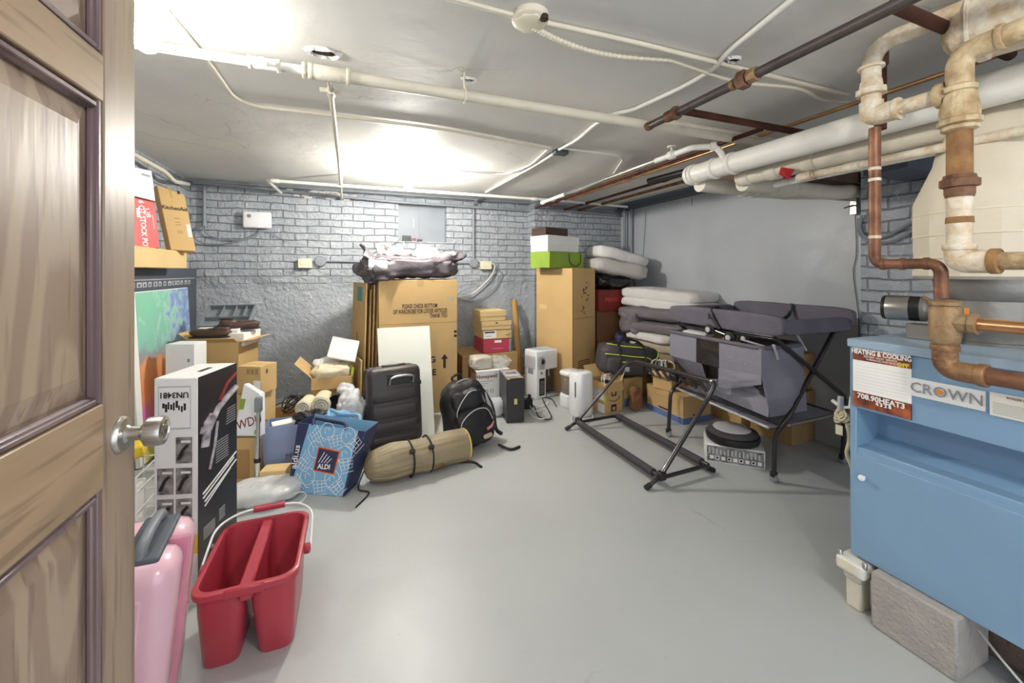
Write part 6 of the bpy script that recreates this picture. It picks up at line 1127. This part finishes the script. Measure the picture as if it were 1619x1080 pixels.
MB().lathe((c.x, c.y, z), [(.13, 0), (.158, .01), (.165, .03), (.162, .05), (.14, .062)], n=48).build('base', 'black', t, ang=50); MB().lathe((c.x, c.y, z+.058), [(.150, -.006), (.156, 0), (.150, .012), (.12, .022)], n=48).build('rim', 'charcoal', t, ang=50); MB().lathe((c.x+.005, c.y+.01, z+.076), [(.118, 0), (.115, .006), (.10, .009)], n=40).build('top_plate', 'grey_light', t); v_ = ray(1160, 690); v_.z = 0; v_.normalize(); a = V((c.x, c.y, z+.035))-v_*.163; MB().box((-.03, -.004, -.006), (.03, .004, .006), Matrix.Translation(a) @ Matrix.Rotation(math.atan2(-v_.x, v_.y), 4, 'Z')).build('front_slot', 'ink', t)

# ================================================================ folded black stand
t = thing('folding_stand', 'black tubular folding stand with padded rails on the floor', 'stand', (1.84, 2.37, 0)); r_ = .0125
xa, xb_, yn_, yf_ = 1.64, 2.05, 1.90, 2.84
for y, s in ((yf_, 1), (yn_, -1)): MB().tube(rounded([(xa-.07, y, .012), (xa-.01, y, .05), (xb_-.02, y+.02, .05), (xb_+.03, y+.02, .012)], .04), .0125, 10).build('foot_bar', 'black_tube', t); MB().tube([(xa-.085, y, .012), (xa-.05, y, .026)], .016, 10).build('foot_cap', 'black', t); MB().tube([(xb_+.0, y+.02, .034), (xb_+.045, y+.02, .012)], .016, 10).build('foot_cap', 'black', t); MB().blob((xa+.03, y, .065), (.05, .05, .05)).build('hinge', 'black', t)
for x in (xa+.015, xb_-.02): MB().tube([(x, yf_-.03, .062), (x, yn_+.05, .062)], .0235, 16).build('padded_rail', 'charcoal', t); MB().tube([(x, yf_, .062), (x, yn_, .062)], .014, 10).build('rail_tube', 'black_tube', t)
TF, TN = V((2.15, 2.80, .505)), V((2.13, 1.93, .545))
MB().tube(rounded([(xa+.02, yf_-.01, .07), (2.11, TF.y, .50), (TF.x+.02, TF.y-.06, .515)], .03), r_, 12).build('leg', 'black_tube', t); MB().tube(rounded([(xa+.03, yn_+.0, .07), (2.06, TN.y, .46), (2.12, TN.y+.0, .55), (TN.x+.0, TN.y+.05, .55)], .04), .0145, 12).build('leg', 'black_tube', t)
MB().tube([TF+V((0, -.05, .01)), TN+V((0, .03, .005))], .0175, 16).build('top_rail', 'black_tube', t); MB().lathe(TN+V((0, .04, .005)), [(.019, 0), (.020, .004), (.020, .02), (.012, .024)], (0, -1, 0), n=16).build('end_plug', 'steel', t)
MB().blob((TN.lerp(TF, .42))+V((-.01, 0, -.03)), (.05, .07, .05)).build('lock_hub', 'black', t)
for k in range(7): p = TF.lerp(TN, .22+.10*k)+V((.0, 0, .0)); MB().tube([p, p+V((.02, -.06, -.07))], .011, 8).build('support_slat', 'black_tube', t)

# ================================================================ changing table
x0, x1, y0, y1 = 2.33, 2.93, 1.66, 2.46
t = thing('changing_table', 'grey folding baby changing table on black crossed legs with a hanging basket', 'changing table', ((x0+x1)/2, (y0+y1)/2, 0))
def tb_(P, r=.0125, nm='leg', m='black_tube', rad=.05, par=t): return MB().tube(rounded(P, rad), r, 12).build(nm, m, par)
zt3 = .90
# near end crossed legs and far end crossed legs
LEGS = (((x0-.02, y0+.02, zt3-.04), (x1+.0, y0+.0, .45), (x1+.04, y0+.04, .03)), ((x1-.0, y0+.06, zt3-.02), (x0+.06, y0+.0, .38), (x0+.01, y0+.04, .28), (x0+.0, y0+.04, .03)), ((x0-.02, y1-.02, zt3-.04), (x1-.04, y1, .45), (x1+.02, y1-.0, .03)), ((x1-.0, y1-.06, zt3-.02), (x0+.04, y1+.0, .42), (x0-.08, y1+.0, .34), (x0-.10, y1+.0, .03)))
for P in LEGS:
    tb_([V(p) for p in P], .0135); e = V(P[-1]); fk = MB().box(e+V((-.02, -.014, .0)), e+V((.02, .014, .035)), bev=.006).build('caster_fork', 'black', t); MB().lathe(e+V((-.012, 0, -.005)), [(.020, 0), (.025, .003), (.025, .021), (.020, .024)], (1, 0, 0), n=18).build('caster_wheel', 'grey_mid', fk)
for z, x, nm in ((zt3-.05, x0-.005, 'side_rail'), (zt3-.03, x1-.01, 'side_rail')): tb_([(x, y0+.03, z), (x, y1-.03, z)], .011, nm)
tb_([(x1-.06, y0+.02, .34), (x0+.10, y0+.02, .33)], .009, 'cross_rod', 'steel'); tb_([(x1-.04, y0+.03, .34), (x1-.02, y1-.03, .36)], .010, 'lower_rail'); tb_([(x0+.03, y0+.04, .33), (x0-.02, y1-.03, .37)], .010, 'lower_rail')
tb_([(x0+.02, y0+.03, zt3-.17), (x0-.03, y0+.02, zt3-.08)], .008, 'brace', 'grey_light', .01); tb_([(x0+.3, y0+.05, zt3-.14), (x0+.22, y0+.06, zt3-.03)], .009, 'brace', 'grey_light', .01)
# soft tray: bottom pad and raised padded sides
def side(c, s, rz, ry=0, rx=0): mb = MB(); mb.blob(c, s, rotbox((0, 0, 0), 0, rz, rx, ry), e=.35, e2=.25, amp=.004, ns=9); return mb.build('padded_side', 'grey_fabric_dark', t, ang=60)
yc = (y0+y1)/2; side((x0-.03, yc, zt3+.035), (.05, .90, .13), 0, 0); side((x1+.03, yc, zt3+.055), (.05, .88, .13), 0, 0); side(((x0+x1)/2, y0-.01, zt3+.02), (.62, .04, .09), 0, 0, -15); side(((x0+x1)/2, y1+.03, zt3+.04), (.60, .04, .09), 0, 0, 12)
mb = MB(); mb.grid(lambda u, v: V((x0-.02+(x1-x0+.04)*u, y0+(y1-y0)*v, zt3-.005-.035*math.sin(math.pi*u)*math.sin(math.pi*v))), 12, 12, .012); mb.build('pad', 'grey_fabric', t)
MB().tube(smoothc([(x1+.0, yc-.06, zt3+.12), (x1-.06, yc-.06, zt3+.03), ((x0+x1)/2, yc-.06, zt3-.01), (x0+.04, yc-.0, zt3+.03), (x0-.0, yc+.04, zt3+.105), (x0-.057, yc+.04, zt3+.07), (x0-.058, yc-.03, zt3-.03)]), .013, 6).build('safety_strap', 'black', t); MB().box((x0-.068, yc+.02, zt3+.03), (x0-.055, yc+.06, zt3+.07), bev=.003).build('strap_buckle', 'black', t)
# hanging basket
bx0, bx1, byn, byf, bzt = x0-.10, x0+.26, 1.70, 2.44, .80
tb_([(bx0, byf, bzt), (bx0, byn, bzt-.0), (bx1, byn, bzt), (bx1, byf, bzt), (bx0, byf, bzt)], .014, 'basket_rim', 'grey_fabric_dark', .05)
def fq(A, B, Cc, D, m, nm, amp=.012, th=.004, n=10):
    A, B, Cc, D = map(V, (A, B, Cc, D)); nr = (B-A).cross(D-A).normalized(); mb = MB(); mb.grid(lambda u, v: A.lerp(B, u).lerp(D.lerp(Cc, u), v)+nr*amp*math.sin(math.pi*u)*math.sin(math.pi*v)*(1+noise.noise(V((u*5, v*5, A.x)))), n, n, th); return mb.build(nm, m, t, ang=60)
zl_, zm = .62, .40
yy = lambda k: byf+(byn-byf)*k
fq((bx0, yy(0), zl_), (bx0, yy(.34), zl_), (bx0, yy(.34), bzt), (bx0, yy(0), bzt), 'grey_fabric', 'basket_front', .004); fq((bx0, yy(.60), zl_-.0), (bx0, yy(1), zl_), (bx0, yy(1), bzt), (bx0, yy(.60), bzt), 'grey_fabric', 'basket_front', .004)
fq((bx0, yy(.34), zl_), (bx0, yy(.60), zl_), (bx0, yy(.60), bzt), (bx0, yy(.34), bzt), 'window_mesh', 'mesh_window', .0, .001, 2)
fq((bx0, byn, zl_), (bx1, byn, zl_), (bx1, byn, bzt), (bx0, byn, bzt), 'grey_fabric', 'basket_end', .008); fq((bx1, byf, zl_), (bx0, byf, zl_), (bx0, byf, bzt), (bx1, byf, bzt), 'grey_fabric', 'basket_end', .008); fq((bx1, byn, zl_), (bx1, byf, zl_), (bx1, byf, bzt), (bx1, byn, bzt), 'grey_fabric', 'basket_back', .004)
fq((bx0+.02, byf, zl_), (bx0+.02, byn, zl_), (bx0+.06, byn, zm), (bx0+.12, byf, zm+.06), 'window_mesh', 'net_pocket', .03, .002); fq((bx0-.002, byn+.30, zl_-.14), (bx0-.002, byn, zl_-.03), (bx0-.002, byn, zl_+.02), (bx0-.002, byn+.30, zl_+.0), 'grey_fabric', 'pocket_flap', .012)
fq((bx0, byn+.44, zl_-.1), (bx0+.05, byn-.02, zl_-.02), (bx0+.03, byn-.02, zm), (bx0+.05, byn+.44, zm+.02), 'grey_fabric', 'pocket_drape', .03); fq((bx0+.04, byn-.02, zm), (bx1, byn-.02, zm), (bx1, byn, zl_), (bx0, byn, zl_), 'grey_fabric', 'pocket_end', .02)
fq((bx0, byf-.02, zl_), (bx0+.14, byf-.2, zm), (bx0+.02, byf-.35, zm+.05), (bx0, byf-.3, zl_), 'grey_fabric_dark', 'sling', .02)
fq((x0-.06, y0+.03, .335), (x1-.05, y0+.03, .34), (x1-.03, y1-.03, .36), (x0-.05, y1-.03, .37), 'grey_fabric', 'lower_shelf', .015, .006); tb_([(x0-.06, y0+.03, .335), (x0-.05, y1-.03, .37)], .008, 'shelf_piping', 'grey_light')
O = V((bx0-.006, byn+.16, (zl_+bzt)/2-.01)); text(t, 'Yaedlim', O+V((0, .0, 0)), (0, -1, 0), (0, 0, 1), .036, 'grey_light', bold=.0008)
# things in the basket
lying('book', 'tan book standing in the basket under the changing tray', 'book', (2.50, 2.28, .76), (.05, .22, .19), 0, 'card_pale'); lying('book', 'pale tan box file leaning in the basket beside the tan book', 'book', (2.43, 2.06, .755), (.06, .14, .16), 0, 'beige', rx=8); lying('white_packet', 'white packet lying in the basket in front of the tan book', 'packet', (2.36, 2.30, .80), (.10, .20, .03), 4, 'white_paper', ry=-10)
t2_ = thing('folded_stroller', 'small folded toy frame with white hubbed wheels in the basket', 'stroller', (2.34, 2.02, .78))
for (x, y, z, s) in ((2.28, 2.12, .855, 1), (2.36, 2.12, .86, .8), (2.27, 1.95, .825, 1), (2.33, 1.89, .825, .9)): w_ = MB().lathe((x-.012, y, z), [(.02*s, 0), (.036*s, .003), (.036*s, .02), (.02*s, .023)], (1, .2, 0), n=20).build('wheel', 'black', t2_); MB().lathe((x-.016, y, z), [(.018*s, 0), (.018*s, .008), (.006, .010)], (-1, -.0, 0), n=16).build('hub', 'grey_light', w_)
for a, b_ in (((2.29, 2.13, .86), (2.29, 1.95, .825)), ((2.36, 2.12, .86), (2.33, 1.88, .82)), ((2.30, 2.06, .85), (2.33, 2.02, .79)), ((2.31, 1.98, .84), (2.35, 2.06, .80)), ((2.3, 1.9, .82), (2.36, 1.78, .79))): MB().tube([a, b_], .007, 8).build('frame_tube', 'black_tube' if a[1] > 2 else 'grey_light', t2_)
